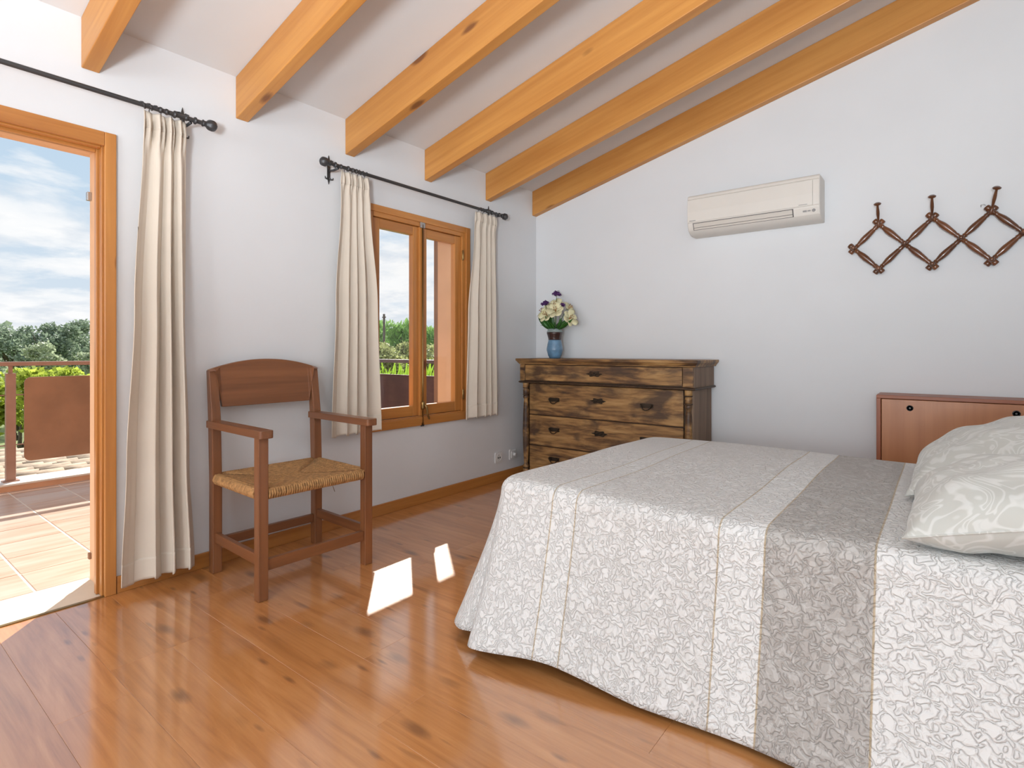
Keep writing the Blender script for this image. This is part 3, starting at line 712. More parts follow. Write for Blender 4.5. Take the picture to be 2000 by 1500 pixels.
D('side_panel', .150, .172, -.43, -.02, .84, .985, DSIDE); D('side_panel', 1.603, 1.625, -.43, -.02, .84, .985, DSIDE)
D('back_panel', .172, 1.603, -.03, -.018, .03, .985, DSIDE)
D('carcass', .19, 1.585, -.385, -.03, .05, .83, DDARK)
D('frieze_carcass', .172, 1.603, -.425, -.03, .84, .983, DDARK)
# top with moulded edge
m = MB()
def ringp(o_, z): return [(.140 - o_ - DO.x, -.440 - o_ - DO.y, z), (1.635 + o_ - DO.x, -.440 - o_ - DO.y, z), (1.635 + o_ - DO.x, -.012 - DO.y, z), (.140 - o_ - DO.x, -.012 - DO.y, z)]
prof = [(.002, .984), (.004, .992), (.010, .998), (.016, 1.008), (.022, 1.012), (.024, 1.028), (.021, 1.031)]
vs_ = [p for (o_, z) in prof for p in ringp(o_, z)]
m.add(vs_, [(0, 3, 2, 1), tuple(range(24, 28))] + [(k * 4 + i, k * 4 + (i + 1) % 4, k * 4 + 4 + (i + 1) % 4, k * 4 + 4 + i) for k in range(6) for i in range(4)])
m.build('top_board', DIST, dr)
# moulding under the frieze
m = MB(); prof = [(.006, .826), (.016, .832), (.016, .838), (.008, .843)]
def ringm(o_, z): return [(.152 - o_ - DO.x, -.430 - o_ - DO.y, z), (1.623 + o_ - DO.x, -.430 - o_ - DO.y, z), (1.623 + o_ - DO.x, -.02 - DO.y, z), (.152 - o_ - DO.x, -.02 - DO.y, z)]
vs_ = [p for (o_, z) in prof for p in ringm(o_, z)]
m.add(vs_, [(0, 3, 2, 1), tuple(range(12, 16))] + [(k * 4 + i, k * 4 + (i + 1) % 4, k * 4 + 4 + (i + 1) % 4, k * 4 + 4 + i) for k in range(3) for i in range(4)])
m.build('moulding', DDARK, dr)
D('plinth', .160, 1.615, -.425, -.02, .03, .078, DIST)
for x_ in (.20, 1.575):
    for y_ in (-.38, -.06): MB().lathe([(.022, 0), (.03, .008), (.026, .03)], 14, Matrix.Translation((x_ - DO.x, y_ - DO.y, 0))).build('foot', DDARK, dr, smooth=True)
def escutcheon(par, x, z, y_):
    m = MB(); P = []
    for k in range(28):
        a = 2 * math.pi * k / 28; r1 = 1 + .22 * math.cos(6 * a)
        P.append((x - DO.x + .058 * r1 * math.cos(a), z + .020 * r1 * math.sin(a)))
    m.prism(P, 1, y_ - DO.y - .004, y_ - DO.y + .001)
    for k in range(9):
        m.lathe([(.004, 0), (.005, .003), (.002, .006)], 8, Matrix.Translation((x - DO.x + (k - 4) * .012, y_ - DO.y - .003, z + .007 * math.sin(k * 2.1))) @ Matrix.Rotation(R(90), 4, 'X'))
    m.build('escutcheon', PULL, par)
def bail(par, x, z, y_):
    m = MB(); P = []
    for k in range(32):
        a = 2 * math.pi * k / 32; r1 = 1 + .18 * math.cos(4 * a + math.pi)
        P.append((x - DO.x + .056 * r1 * math.cos(a), z + .018 * r1 * math.sin(a)))
    m.prism(P, 1, y_ - DO.y - .003, y_ - DO.y + .001)
    for s in (-1, 1): m.lathe([(.007, 0), (.008, .01), (.005, .016)], 10, Matrix.Translation((x - DO.x + s * .042, y_ - DO.y, z + .003)) @ Matrix.Rotation(R(90), 4, 'X'))
    m.tube([(x - DO.x + .042 * q, y_ - DO.y - .014 - .006 * (1 - q * q), z + .003 - .034 * (1 - abs(q) ** 2.4)) for q in [-1 + k / 6 for k in range(13)]], .004, 7)
    m.build('bail_handle', PULL, par, smooth=False)
def drawer(z0, z1, x0, x1, y_, pulls, escs):
    d = bx('drawer', x0 - DO.x, x1 - DO.x, y_ - DO.y, y_ + .022 - DO.y, z0, z1, DIST, dr, .004)
    for (x, z) in pulls: bail(d, x, z, y_)
    for (x, z) in escs: escutcheon(d, x, z, y_)
drawer(.852, .978, .205, 1.545, -.446, [], [(.862, .918)])
D('frieze_block', .152, .200, -.447, -.425, .846, .982, DIST); D('frieze_block', 1.550, 1.622, -.447, -.425, .846, .982, DIST)
drawer(.568, .822, .222, 1.540, -.407, [(.470, .698), (1.270, .698)], [(.872, .710)])
drawer(.314, .560, .222, 1.540, -.407, [(.470, .455), (1.270, .455)], [(.885, .460)])
drawer(.085, .306, .222, 1.540, -.407, [(.470, .215), (1.270, .215)], [(.885, .22)])
for x_ in (.190, 1.580):
    prof = [(.026, .080), (.026, .105), (.018, .112), (.024, .122), (.024, .135), (.016, .150), (.020, .19), (.026, .30), (.028, .42), (.025, .56), (.020, .66), (.017, .69), (.024, .70), (.025, .715), (.018, .725), (.025, .74), (.026, .765), (.019, .778), (.027, .79), (.027, .825)]
    MB().lathe(prof, 18, Matrix.Translation((x_ - DO.x, -.412 - DO.y, 0))).build('turned_column', DIST, dr, autos=50)
    for z in (.728, .785, .113): MB().lathe([(.0255, -.005), (.028, 0), (.0255, .005)], 18, Matrix.Translation((x_ - DO.x, -.412 - DO.y, z))).build('dark_ring', DDARK, dr, smooth=True)

# ------------------------------------------------------------------ vase and flowers
VZ, VX, VY = 1.032, .352, -.22
va = empty('vase', (VX, VY, VZ)); tag(va, 'waisted blue ceramic vase with dark brown collar on the dresser', 'vase')
VBL = plain('blue_glaze', (.13, .25, .38), .35, noise=.35, nscale=14, coat=.4); VBR = plain('dark_brown_glaze', (.045, .02, .017), .25, noise=.3, nscale=10, coat=.5); VGR = plain('grey_green_glaze', (.28, .34, .33), .4, noise=.15, nscale=20, coat=.3)
def vr(z): 
    P = [(0, .046), (.03, .060), (.075, .070), (.12, .062), (.15, .055), (.165, .055), (.19, .061), (.21, .068), (.225, .068), (.238, .060), (.25, .058)]
    for (a, r0), (b_, r1) in zip(P, P[1:]):
        if z <= b_: return lerp(r0, r1, sm((z - a) / (b_ - a)) * .6 + .4 * (z - a) / (b_ - a))
    return P[-1][1]
MB().lathe([(vr(z), z) for z in [k * .155 / 14 for k in range(15)]], 32).build('body', VBL, va, smooth=True)
MB().lathe([(vr(z) + .0005, z) for z in [.155 + k * .066 / 8 for k in range(9)]], 32).build('collar', VBR, va, smooth=True)
m = MB(); m.lathe([(vr(z), z) for z in (.221, .23, .24, .25)] + [(.052, .25), (.050, .235)], 32); m.build('rim', VGR, va, smooth=True)
bq = empty('flower_bouquet', (VX, VY, VZ + .24)); tag(bq, 'bunch of cream lilies and purple statice with green leaves in the blue vase', 'flowers')
CREAM = plain('cream_petal', (.74, .70, .44), .6, noise=.12, nscale=20); PURP = plain('purple_statice', (.075, .022, .12), .7, noise=.3, nscale=60); LEAF = plain('green_leaf', (.035, .13, .018), .45, noise=.45, nscale=14); STEMM = plain('green_stem', (.07, .17, .04), .6); ANTH = plain('orange_anther', (.35, .11, .02), .7)
rdm = random.Random(12)
def petal(L_, w_, cup, n=7):
    vs_, fs_ = [], []
    for k in range(n + 1):
        t = k / n; ww = w_ * math.sin(math.pi * min(1, t * .92 + .05)) ** .8; rr = L_ * (math.sin(t * 1.45) / math.sin(1.45)) * .85; zz = L_ * cup * (t - .55 * t ** 2.6)
        for q in (-1, 0, 1): vs_.append((rr, q * ww, zz + abs(q) * w_ * .35 * (1 - t)))
    for k in range(n):
        for q in range(2): a = k * 3 + q; fs_.append((a, a + 1, a + 4, a + 3))
    return vs_, fs_
def aim(p, d):
    return Matrix.Translation(p) @ Vector(d).normalized().to_track_quat('Z', 'Y').to_matrix().to_4x4()
for (p, d, sz) in (((-.075, -.03, .135), (-.6, -.6, .8), .088), ((-.02, -.07, .115), (-.1, -1, .45), .085), ((.04, -.03, .185), (.2, -.8, .7), .088), ((.06, -.07, .145), (.35, -.9, .5), .088), ((.14, -.01, .085), (1, -.45, .35), .085), ((-.09, .03, .15), (-.8, .1, .6), .08), ((.09, .04, .17), (.8, .1, .6), .08)):
    M = aim(p, d); fo = None
    for k in range(6):
        vs_, fs_ = petal(sz * rdm.uniform(.9, 1.1), sz * (.36 if k % 2 else .26), .95)
        Mk = M @ Matrix.Rotation(k * math.pi / 3 + .2, 4, 'Z')
        m = MB(); m.add([tuple(Mk @ Vector(v)) for v in vs_], fs_)
        if fo is None:
            fo = m.build('lily', CREAM, bq, smooth=True, solid=.0012); 
        else: m.build('petal', CREAM, fo, smooth=True, solid=.0012)
    m = MB()
    for k in range(5):
        a = k * 1.256; q = M @ Vector((.016 * math.cos(a), .016 * math.sin(a), sz * .7)); m.tube([M @ Vector((0, 0, .01)), q], .0012, 5); m.tube([q, q + Vector((0, .006, .004))], .0028, 5)
    m.build('stamens', ANTH, fo)
    MB().tube([(p[0] * .15, p[1] * .15, -.05), (p[0] * .5, p[1] * .5, p[2] * .45), p], .0028, 6).build('stem', STEMM, bq, smooth=True)
for (p, r_) in (((-.040, -.085, .212), .030), ((.045, -.04, .292), .032), ((.105, -.05, .20), .016)):
    m = MB()
    for k in range(90):
        d = Vector((rdm.gauss(0, 1), rdm.gauss(0, 1), abs(rdm.gauss(0, .8)))).normalized() * r_ * rdm.uniform(.6, 1.1)
        q = Vector(p) + d; vs_ = [tuple(q + Vector((rdm.uniform(-1, 1), rdm.uniform(-1, 1), rdm.uniform(-1, 1))) * .0125) for _ in range(4)]
        m.add(vs_, [(0, 1, 2), (0, 2, 3), (0, 3, 1), (1, 3, 2)])
    m.build('statice_head', PURP, bq, recalc=False)
    MB().tube([(p[0] * .2, p[1] * .2, -.05), (p[0] * .7, p[1] * .7, p[2] * .5), p], .0022, 6).build('stem', STEMM, bq, smooth=True)
def leaf(p, d, ln, w_):
    M = aim(p, d) @ Matrix.Rotation(rdm.uniform(0, 6.28), 4, 'Z'); m = MB(); n = 8; vs_, fs_ = [], []
    for k in range(n + 1):
        t = k / n; ww = w_ * math.sin(math.pi * (t * .93 + .07)) ** .9; b_ = .25 * ln * t * t
        for q in (-1, 0, 1): vs_.append(tuple(M @ Vector((q * ww, b_ - abs(q) * ww * .3, ln * t))))
    for k in range(n):
        for q in range(2): a = k * 3 + q; fs_.append((a, a + 1, a + 4, a + 3))
    m.add(vs_, fs_); m.build('leaf', LEAF, bq, smooth=True, solid=.0008)
for k in range(26):
    a = rdm.uniform(0, 6.28); up = rdm.uniform(.5, 1.5)
    leaf((.03 * math.cos(a), .03 * math.sin(a), -.005), (math.cos(a), math.sin(a), up), rdm.uniform(.10, .17), rdm.uniform(.014, .022))
leaf((.03, -.02, 0), (1, -.3, .25), .20, .016); leaf((.0, -.03, 0), (.1, -.4, 1), .16, .024); leaf((-.02, -.03, 0), (-1, -.3, .75), .17, .018)

# ------------------------------------------------------------------ air conditioner
ACM = plain('ivory_plastic', (.74, .695, .635), .45, noise=.01); ACD = plain('shadow_gap_grey', (.10, .09, .085), .7); ACG = plain('grey_print', (.30, .29, .28), .6); ACL = plain('ivory_louvre', (.64, .59, .53), .5, noise=.01)
AO = Vector((1.913, 0, 1.94)); ac = empty('air_conditioner', AO); tag(ac, 'ivory split air conditioner mounted on the back wall', 'air conditioner')
A0, A1 = 1.487 - AO.x, 2.340 - AO.x
def arc(cx_, cy_, r_, a0, a1, n=5): return [(cx_ + r_ * math.cos(R(lerp(a0, a1, k / n))), cy_ + r_ * math.sin(R(lerp(a0, a1, k / n)))) for k in range(n + 1)]
prof = [(0, 0)] + [(-.09, .0), (-.135, .008), (-.165, .028), (-.180, .060), (-.186, .078)] + arc(-.166, .262, .020, 180, 90) + [(0, .282)]
MB().prism(prof, 0, A0, A1).build('body', ACM, ac, bevel=.006, autos=35)
# front cover, a slightly proud curved panel with a darker joint under it
P = [(-.188, .082), (-.194, .090), (-.197, .16), (-.194, .245), (-.186, .245), (-.186, .082)]
MB().prism(P, 0, A0 + .004, A1 - .040).build('front_cover', ACM, ac, bevel=.003)
P2 = [(-.187, .082), (-.192, .090), (-.194, .16), (-.191, .245), (-.186, .245), (-.186, .082)]
MB().prism(P2, 0, A1 - .038, A1 - .003).build('front_cover_edge', ACM, ac, bevel=.003)
m = MB(); m.prism([(-.190, .250), (-.186, .256), (-.180, .250)], 0, A0 + .004, A1 - .004); m.build('top_ridge', ACM, ac)
def onface(x0, x1, a, b_, lift, th_, name, mat, par=ac):
    # a,b: position along the slanted face between (-.186,.078) and (-.165,.028)
    p, q = Vector((-.1865, .079)), Vector((-.1655, .028)); d = q - p; n_ = Vector((-d.y, d.x)).normalized()
    if n_.x > 0: n_ = -n_
    c1, c2 = p + d * a, p + d * b_
    pol = [c1 + n_ * lift, c2 + n_ * lift, c2 + n_ * (lift + th_), c1 + n_ * (lift + th_)]
    return MB().prism([(v.x, v.y) for v in pol], 0, x0, x1).build(name, mat, par)
onface(A0 + .040, A0 + .700, .0, .96, .0, .0015, 'vent_gap', ACD)
lv = onface(A0 + .046, A0 + .694, .07, .60, .0, .005, 'louvre', ACL)
onface(A0 + .046, A0 + .694, .66, .90, .0, .005, 'louvre', ACL)
dp = onface(A0 + .712, A1 - .012, .06, .94, .0, .003, 'display_panel', ACM)
onface(A0 + .755, A0 + .778, .35, .55, .003, .001, 'display_mark', ACG, dp); onface(A0 + .782, A0 + .80, .38, .52, .003, .001, 'display_mark', ACG, dp)
p_ = Vector((A1 - .035, -.181, .055)); MB().lathe([(.010, 0), (.010, .004), (.007, .005)], 18, Matrix.Translation(p_) @ Matrix.Rotation(R(112), 4, 'X')).build('indicator_lens', ACG, dp, smooth=False)
bx('maker_mark', A0 + .018, A0 + .062, -.1965, -.193, .094, .098, ACG, ac); bx('maker_mark', A1 - .120, A1 - .070, -.1965, -.193, .094, .097, ACG, ac)

# ------------------------------------------------------------------ expanding coat rack
RACKW = wood('turned_walnut_stain', (.085, .028, .012), (.19, .068, .024), 2, rough=.28, coat=.5, vary=.25)
KO = Vector((2.90, -.03, 1.745)); rk = empty('coat_rack', KO); tag(rk, 'dark turned-wood accordion coat rack on the back wall', 'coat rack')
PIT, HH = .264, .139
X0 = 2.508 - KO.x
RS = 1.36
def bar(x0, z0, x1, z1, y_):
    d = Vector((x1 - x0, 0, z1 - z0)); ln = d.length; M = Matrix.Translation((x0, y_, z0)) @ d.to_track_quat('Z', 'Y').to_matrix().to_4x4()
    e = .020; half = ln / 2
    prof = []
    def seg(a, l):     # one turned half from node to node
        return [(.0085, a + .020), (.0105, a + .026), (.0085, a + .032), (.0095, a + .04), (.0135, a + .36 * l), (.0138, a + .48 * l), (.0105, a + l - .046), (.0085, a + l - .036), (.0105, a + l - .028), (.0085, a + l - .020)]
    prof = [(.010, -.034), (.0125, -.030), (.0125, -.012), (.010, -.008), (.011, 0)] + seg(0, half) + [(.011, half)] + seg(half, half) + [(.011, ln), (.010, ln + .008), (.0125, ln + .012), (.0125, ln + .030), (.010, ln + .034)]
    return MB().lathe([(r_ * RS, z_) for r_, z_ in prof], 12, M).build('bar', RACKW, rk, autos=45)
nodes_t, nodes_b, nodes_m = [], [], []
ND = 4
for k in range(ND):
    nodes_t.append(X0 + PIT * (k + .5)); nodes_b.append(X0 + PIT * (k + .5))
for k in range(ND + 1): nodes_m.append(X0 + PIT * k)
def hbar(x0, z0, x1, z1, y_):
    d = Vector((x1 - x0, 0, z1 - z0)); ln = d.length; M = Matrix.Translation((x0, y_, z0)) @ d.to_track_quat('Z', 'Y').to_matrix().to_4x4()
    prof = [(.010, -.034), (.0125, -.030), (.0125, -.012), (.010, -.008), (.0085, .020), (.0105, .026), (.0085, .032), (.0095, .04), (.0135, .36 * ln), (.0138, .48 * ln), (.0105, ln - .046), (.0085, ln - .036), (.0105, ln - .028), (.010, ln - .008), (.0125, ln + .012), (.0125, ln + .030), (.010, ln + .034)]
    return MB().lathe([(r_ * RS, z_) for r_, z_ in prof], 12, M).build('bar', RACKW, rk, autos=45)
# long bars run from a bottom node to the next top node through a middle node; end bars are half length
hbar(nodes_m[0], 0, nodes_t[0], HH, .008); hbar(nodes_m[0], 0, nodes_b[0], -HH, -.014)
for k in range(ND - 1):
    bar(nodes_t[k], HH, nodes_b[k + 1], -HH, -.014); bar(nodes_b[k], -HH, nodes_t[k + 1], HH, .008)
hbar(nodes_t[-1], HH, nodes_m[-1], 0, -.014); hbar(nodes_b[-1], -HH, nodes_m[-1], 0, .008)
for k, x in enumerate(nodes_t):
    tilt = (0, .0, .02, .02)[k]
    d = Vector((tilt, -.075, .115)); M = Matrix.Translation((x, -.022, HH - .002)) @ d.to_track_quat('Z', 'Y').to_matrix().to_4x4()
    MB().lathe([(.011, -.02), (.011, .004), (.006, .010), (.006, .03), (.009, .065), (.0085, .085), (.006, .115), (.007, .122), (.019, .126), (.020, .131), (.012, .137)], 14, M).build('peg', RACKW, rk, autos=45)
for x, z in [(x, 0) for x in nodes_m] + [(x, -HH) for x in nodes_b]:
    MB().lathe([(.013, -.006), (.015, .004), (.010, .010), (.013, .015), (.008, .021)], 14, Matrix.Translation((x, -.036, z)) @ Matrix.Rotation(R(90), 4, 'X')).build('rivet_knob', RACKW, rk, smooth=True)
for x, z in ((X0 + PIT * 2.5 - .035, HH + .035),):
    MB().tube([(x - .008, .028, z), (x - .008, .02, z + .01), (x + .004, .018, z + .012), (x + .012, .018, z + .004)], .0022, 6).build('wall_hook', STEEL, rk, smooth=True)

# ------------------------------------------------------------------ low wooden cabinet behind the bed
CO = Vector((3.165, -.14, 0)); cab = empty('cabinet', CO); tag(cab, 'low orange-brown wooden cabinet with round black finger pulls against the back wall', 'cabinet')
def Cb(name, x0, x1, y0, y1, z0, z1, mat, par=cab, bevel=.002): return bx(name, x0 - CO.x, x1 - CO.x, y0 - CO.y, y1 - CO.y, z0, z1, mat, par, bevel)
CX0, CX1, CY, CT = 2.645, 3.445, -.26, .838
Cb('side_panel', CX0, CX0 + .022, CY, -.016, 0, CT - .02, CABT(2)); Cb('side_panel', CX1 - .022, CX1, CY, -.016, 0, CT - .02, CABT(2))
Cb('top_panel', CX0, CX1, CY, -.016, CT - .02, CT, CABT(0)); Cb('back_panel', CX0 + .022, CX1 - .022, -.024, -.017, .04, CT - .02, CABT(0)); Cb('bottom_panel', CX0 + .022, CX1 - .022, CY + .02, -.024, .04, .06, CABT(0)); Cb('plinth', CX0 + .022, CX1 - .022, CY + .02, CY + .04, 0, .04, CABT(0))
PULLB = plain('black_plastic_pull', (.015, .016, .018), .35); STEELD = plain('dull_pull_rim', (.08, .08, .08), .4, metal=.6)
for (z0, z1) in ((.445, CT - .023), (.063, .44)):
    d_ = Cb('flap_door', CX0 + .025, CX1 - .025, CY + .003, CY + .020, z0, z1, CABW(2))
    for x_ in (2.805, 3.255):
        Mx = Matrix.Translation((x_ - CO.x, CY + .004 - CO.y, z1 - .046)) @ Matrix.Rotation(R(90), 4, 'X')
        pl = MB().lathe([(.0165, 0), (.0165, .003), (.013, .0045), (.011, .001)], 24, Mx).build('finger_pull', PULLB, d_, smooth=False)
        MB().lathe([(.0055, .0012), (.005, .003)], 14, Mx).build('pull_insert', STEELD, pl)

# ------------------------------------------------------------------ sockets on the window wall
SOC = plain('white_socket_plastic', (.78, .77, .76), .4, noise=.01); HOLE = plain('socket_hole', (.02, .02, .02), .6)
for i, (y0, y1, z0, z1, lab) in enumerate(((-.600, -.508, .150, .240, 'white wall socket with two holes below the right window curtain'), (-.405, -.312, .150, .240, 'white wall switch plate right beside the dresser'))):
    yc, zc_ = (y0 + y1) / 2, (z0 + z1) / 2
    s_ = empty('wall_socket', (0, yc, zc_)); tag(s_, lab, 'socket', 'sockets on the window wall')
    MB().prism(rounded(y0 - yc, y1 - yc, z0 - zc_, z1 - zc_, .010, 4), 0, 0, .010).build('plate', SOC, s_, bevel=.002)
    if i == 0:
        MB().lathe([(.032, 0), (.032, .002), (.029, .003), (.028, .0005)], 28, Matrix.Translation((.010, 0, 0)) @ Matrix.Rotation(R(90), 4, 'Y')).build('round_face', SOC, s_)
        for q in (-1, 1): MB().lathe([(.0065, 0), (.0065, .0012)], 12, Matrix.Translation((.0135, q * .012, 0)) @ Matrix.Rotation(R(90), 4, 'Y')).build('contact_hole', HOLE, s_)
    else:
        MB().prism(rounded(-.030, .030, -.030, .030, .006, 3), 0, .010, .016).build('rocker', SOC, s_, bevel=.002)
        MB().lathe([(.016, 0), (.015, .014), (.010, .018)], 16, Matrix.Translation((.016, .008, 0)) @ Matrix.Rotation(R(90), 4, 'Y')).build('dimmer_knob', SOC, s_, smooth=True)

# ------------------------------------------------------------------ terrace
KERB = plain('sandy_pink_kerb', (.60, .36, .24), .8, noise=.08, nscale=6); KTOP = plain('white_coping', (.72, .69, .65), .7, noise=.05)
TGR = plain('light_tile_grout', (.74, .68, .60), .85)
t_ = bx('terrace_floor', -2.77, -.31, -7.5, -.45, -.25, -.0045, TGR); tag(t_, kind='structure')
TS = .311
proto = None
for i in range(8):
    for j in range(22):
        xa, ya = -.31 - TS * (i + 1), -3.185 + TS * (j - 13)
        if xa < -2.80 or ya + TS > -.44: continue
        if proto is None:
            g, chm = .003, .004; w = TS
            V = [(g, g, -.012), (w - g, g, -.012), (w - g, w - g, -.012), (g, w - g, -.012), (g, g, -.005), (w - g, g, -.005), (w - g, w - g, -.005), (g, w - g, -.005), (g + chm, g + chm, -.002), (w - g - chm, g + chm, -.002), (w - g - chm, w - g - chm, -.002), (g + chm, w - g - chm, -.002)]
            F = [(0, 3, 2, 1), (8, 9, 10, 11)] + [(q, (q + 1) % 4, 4 + (q + 1) % 4, 4 + q) for q in range(4)] + [(4 + q, 4 + (q + 1) % 4, 8 + (q + 1) % 4, 8 + q) for q in range(4)]
            proto = MB().add(V, F).build('tile', TILE, t_); proto.location = (xa, ya, 0)
        else: inst(proto, 'tile', t_, (xa, ya, 0))
m = MB(); m.box(-3.04, -2.77, -7.5, -.36, -.4, .042); m.box(-2.77, -TW, -.63, -.36, -.4, .042); k_ = m.build('kerb', KERB); tag(k_, kind='structure')
m = MB(); m.box(-3.05, -2.762, -7.5, -.35, .042, .056); m.box(-2.762, -TW, -.638, -.35, .042, .056); m.build('coping', KTOP, k_)
RAILM = plain('pinkish_brown_rail', (.34, .20, .155), .5, metal=.1, noise=.1)
rl = empty('terrace_railing', (-2.9, -3.146, .056)); tag(rl, 'brown metal terrace railing with solid panels outside the open door', 'railing')
RO = Vector((-2.9, -3.146, .056))
bx('handrail', -.03, .03, -3.5, 2.60, .918, .952, RAILM, rl, .006)
for y_ in (-3.6 + 1.2, -1.2, 0, 1.2, 2.56):
    po = bx('post', -.025, .025, y_ - .03, y_ + .03, 0, .86, RAILM, rl, .003)
    bx('post_neck', -.012, .012, y_ - .012, y_ + .012, .86, .92, RAILM, po); bx('base_plate', -.045, .045, y_ - .05, y_ + .05, 0, .008, RAILM, po)
for (a, b_) in ((-2.30, -1.30), (-1.10, -.14), (.083, 1.11), (1.29, 2.45)):
    if a < -.5 and b_ > -.5: b_ = -.14
    MB().prism(rounded(a, b_, .145, .825, .045, 5), 0, -.008, .008).build('panel', RUST, rl, bevel=.002)
for a, b_ in ((-2.4, -1.2), (-1.2, 0), (0, 1.2), (1.2, 2.6)):
    for z in (.285, .685): MB().tube([(-.012, a, z), (-.012, b_, z)], .005, 6).build('crossbar', RAILM, rl)
rl2 = empty('terrace_railing', (-1.5, -.50, .056)); tag(rl2, 'brown metal terrace railing with dark panel seen through the window', 'railing')
RAILD = plain('shaded_grey_plum_rail', (.16, .13, .14), .5, metal=.2, noise=.1)  # shade on the side railing is put into this darker, greyer rail colour
bx('handrail', -1.33, 1.12, -.03, .03, .918, .952, RAILD, rl2, .006)
for x_ in (-1.28, 1.05):
    po = bx('post', x_ - .03, x_ + .03, -.025, .025, 0, .86, RAILD, rl2, .003); bx('post_neck', x_ - .012, x_ + .012, -.012, .012, .86, .92, RAILD, po)
RUSTD = plain('dark_plum_metal_panel', (.105, .055, .05), .55, metal=.2, noise=.2, nscale=4)
for (a, b_) in ((-1.22, .99),): MB().prism(rounded(a, b_, .145, .80, .04, 5), 1, -.008, .008).build('panel', RUSTD, rl2, bevel=.002)

# tiled roof of the lower storey, beyond the kerb
lr = MB(); lr.box(-9.2, -3.05, -7, 3.5, -.62, -.56); lr = lr.build('lower_roof', ROOFT); tag(lr, kind='structure')
def halft(rad, ln, n=7):
    vs_ = []
    for e in (0, 1):
        r_ = rad * (1 if e == 0 else .86)
        for k in range(n + 1):
            a = math.pi * k / n; vs_.append((r_ * math.cos(a), e * ln, r_ * math.sin(a) * .8))
    n1_ = n + 1
    return vs_, [(k, k + 1, n1_ + k + 1, n1_ + k) for k in range(n)]
vs_, fs_ = halft(.105, .44)
tp = MB().add(vs_, fs_).build('roof_tile', ROOFT, lr, smooth=True, solid=.012); 
first = True
rt = random.Random(2)
for i in range(24):
    x_ = -3.20 - i * .215
    for j in range(10):
        y_ = -3.75 + j * .38 - (i * .10)
        loc = (x_ + rt.uniform(-.01, .01), y_ + rt.uniform(-.02, .02), -.30 - .035 * (i * .215) + rt.uniform(-.008, .008)); rot = (R(2.5), 0, R(rt.uniform(-2, 2)))
        if first: tp.location = loc; tp.rotation_euler = rot; first = False
        else:
            c_ = inst(tp, 'roof_tile', lr, loc, rot); md = c_.modifiers.get('solid')
            if md: md.thickness = .012; md.offset = 0

# ------------------------------------------------------------------ garden, trees, hills
GRASS = plain('dry_green_ground', (.16, .20, .06), .95, noise=.4, nscale=.6)
gb = MB(); gb.box(-400, -3.0, -300, 400, -3.4, -3.2); g_ = gb.build('garden_ground', GRASS); tag(g_, kind='structure')
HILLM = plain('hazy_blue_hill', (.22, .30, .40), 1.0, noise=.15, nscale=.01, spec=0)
hm_ = MB()
def hill(s, t):
    x = lerp(-2600, 1200, s); y_ = 2200 + 500 * t
    h = 170 * math.exp(-((x + 700) / 420) ** 2) + 60 * math.exp(-((x + 1500) / 500) ** 2) + 12 * math.sin(x * .013) + 7 * math.sin(x * .031)
    return (x, y_, -20 + max(0, h) * math.sin(math.pi * (.5 * t + .0)) if t > 0 else -20)
hm_.grid(hill, 80, 6); tag(hm_.build('hills', HILLM, smooth=True), kind='structure')
def leafmat(name, c, var=.35, tr=.35):
    m, nt, b = base(name)
    gi = N(nt, 'ShaderNodeNewGeometry'); r_ = gi.outputs['Random Per Island']
    cc = ramp(nt, r_, [(0.0, tuple(x * (1 - var) for x in c)), (1.0, tuple(min(1, x * (1 + var)) for x in c))])
    L(nt, cc, b.inputs['Base Color']); b.inputs['Roughness'].default_value = .55
    tl = N(nt, 'ShaderNodeBsdfTranslucent'); L(nt, cc, tl.inputs[0]); mx = N(nt, 'ShaderNodeMixShader'); mx.inputs[0].default_value = tr
    L(nt, b.outputs[0], mx.inputs[1]); L(nt, tl.outputs[0], mx.inputs[2]); L(nt, mx.outputs[0], nt.nodes['Material Output'].inputs[0]); return m
OLIVE = leafmat('silvery_olive_leaves', (.27, .34, .24)); OLIVEL = leafmat('pale_olive_leaves', (.44, .50, .34)); CITR = leafmat('yellow_green_leaves', (.42, .50, .08), .5, .45); PINEL = leafmat('fresh_green_pine', (.27, .46, .13)); BUSH = leafmat('mixed_bush_leaves', (.42, .45, .20), .5); AGAV = leafmat('bright_green_blades', (.30, .50, .05), .2, .4)
BARK = plain('grey_brown_bark', (.12, .09, .07), .95, noise=.3, nscale=6)
def crown(seed, nblob, nleaf, rx, rz, ls, up=False):
    rd = random.Random(seed); m = MB(); bl = []
    for _ in range(nblob):
        a, r_ = rd.uniform(0, 6.28), math.sqrt(rd.random()) * rx * .7
        bl.append((Vector((r_ * math.cos(a), r_ * math.sin(a), rd.uniform(-.75, .8) * rz * (1 - .4 * r_ / rx))), rd.uniform(.28, .5) * rx))
    for k in range(nleaf):
        c_, br = bl[k % nblob]
        d = Vector((rd.gauss(0, 1), rd.gauss(0, 1), rd.gauss(0, 1))).normalized() * br * rd.uniform(.55, 1.1); d.z *= .8
        p = c_ + d; q = Vector((rd.gauss(0, 1), rd.gauss(0, 1), rd.gauss(0, .7) + (1.5 if up else .3))).normalized(); s_ = q.cross(Vector((rd.gauss(0, 1), rd.gauss(0, 1), rd.gauss(0, 1)))).normalized()
        l_ = ls * rd.uniform(.6, 1.3); w_ = l_ * (.16 if up else .3)
        m.add([p, p + q * l_ * .5 + s_ * w_, p + q * l_, p + q * l_ * .5 - s_ * w_], [(0, 1, 2, 3)])
    return m
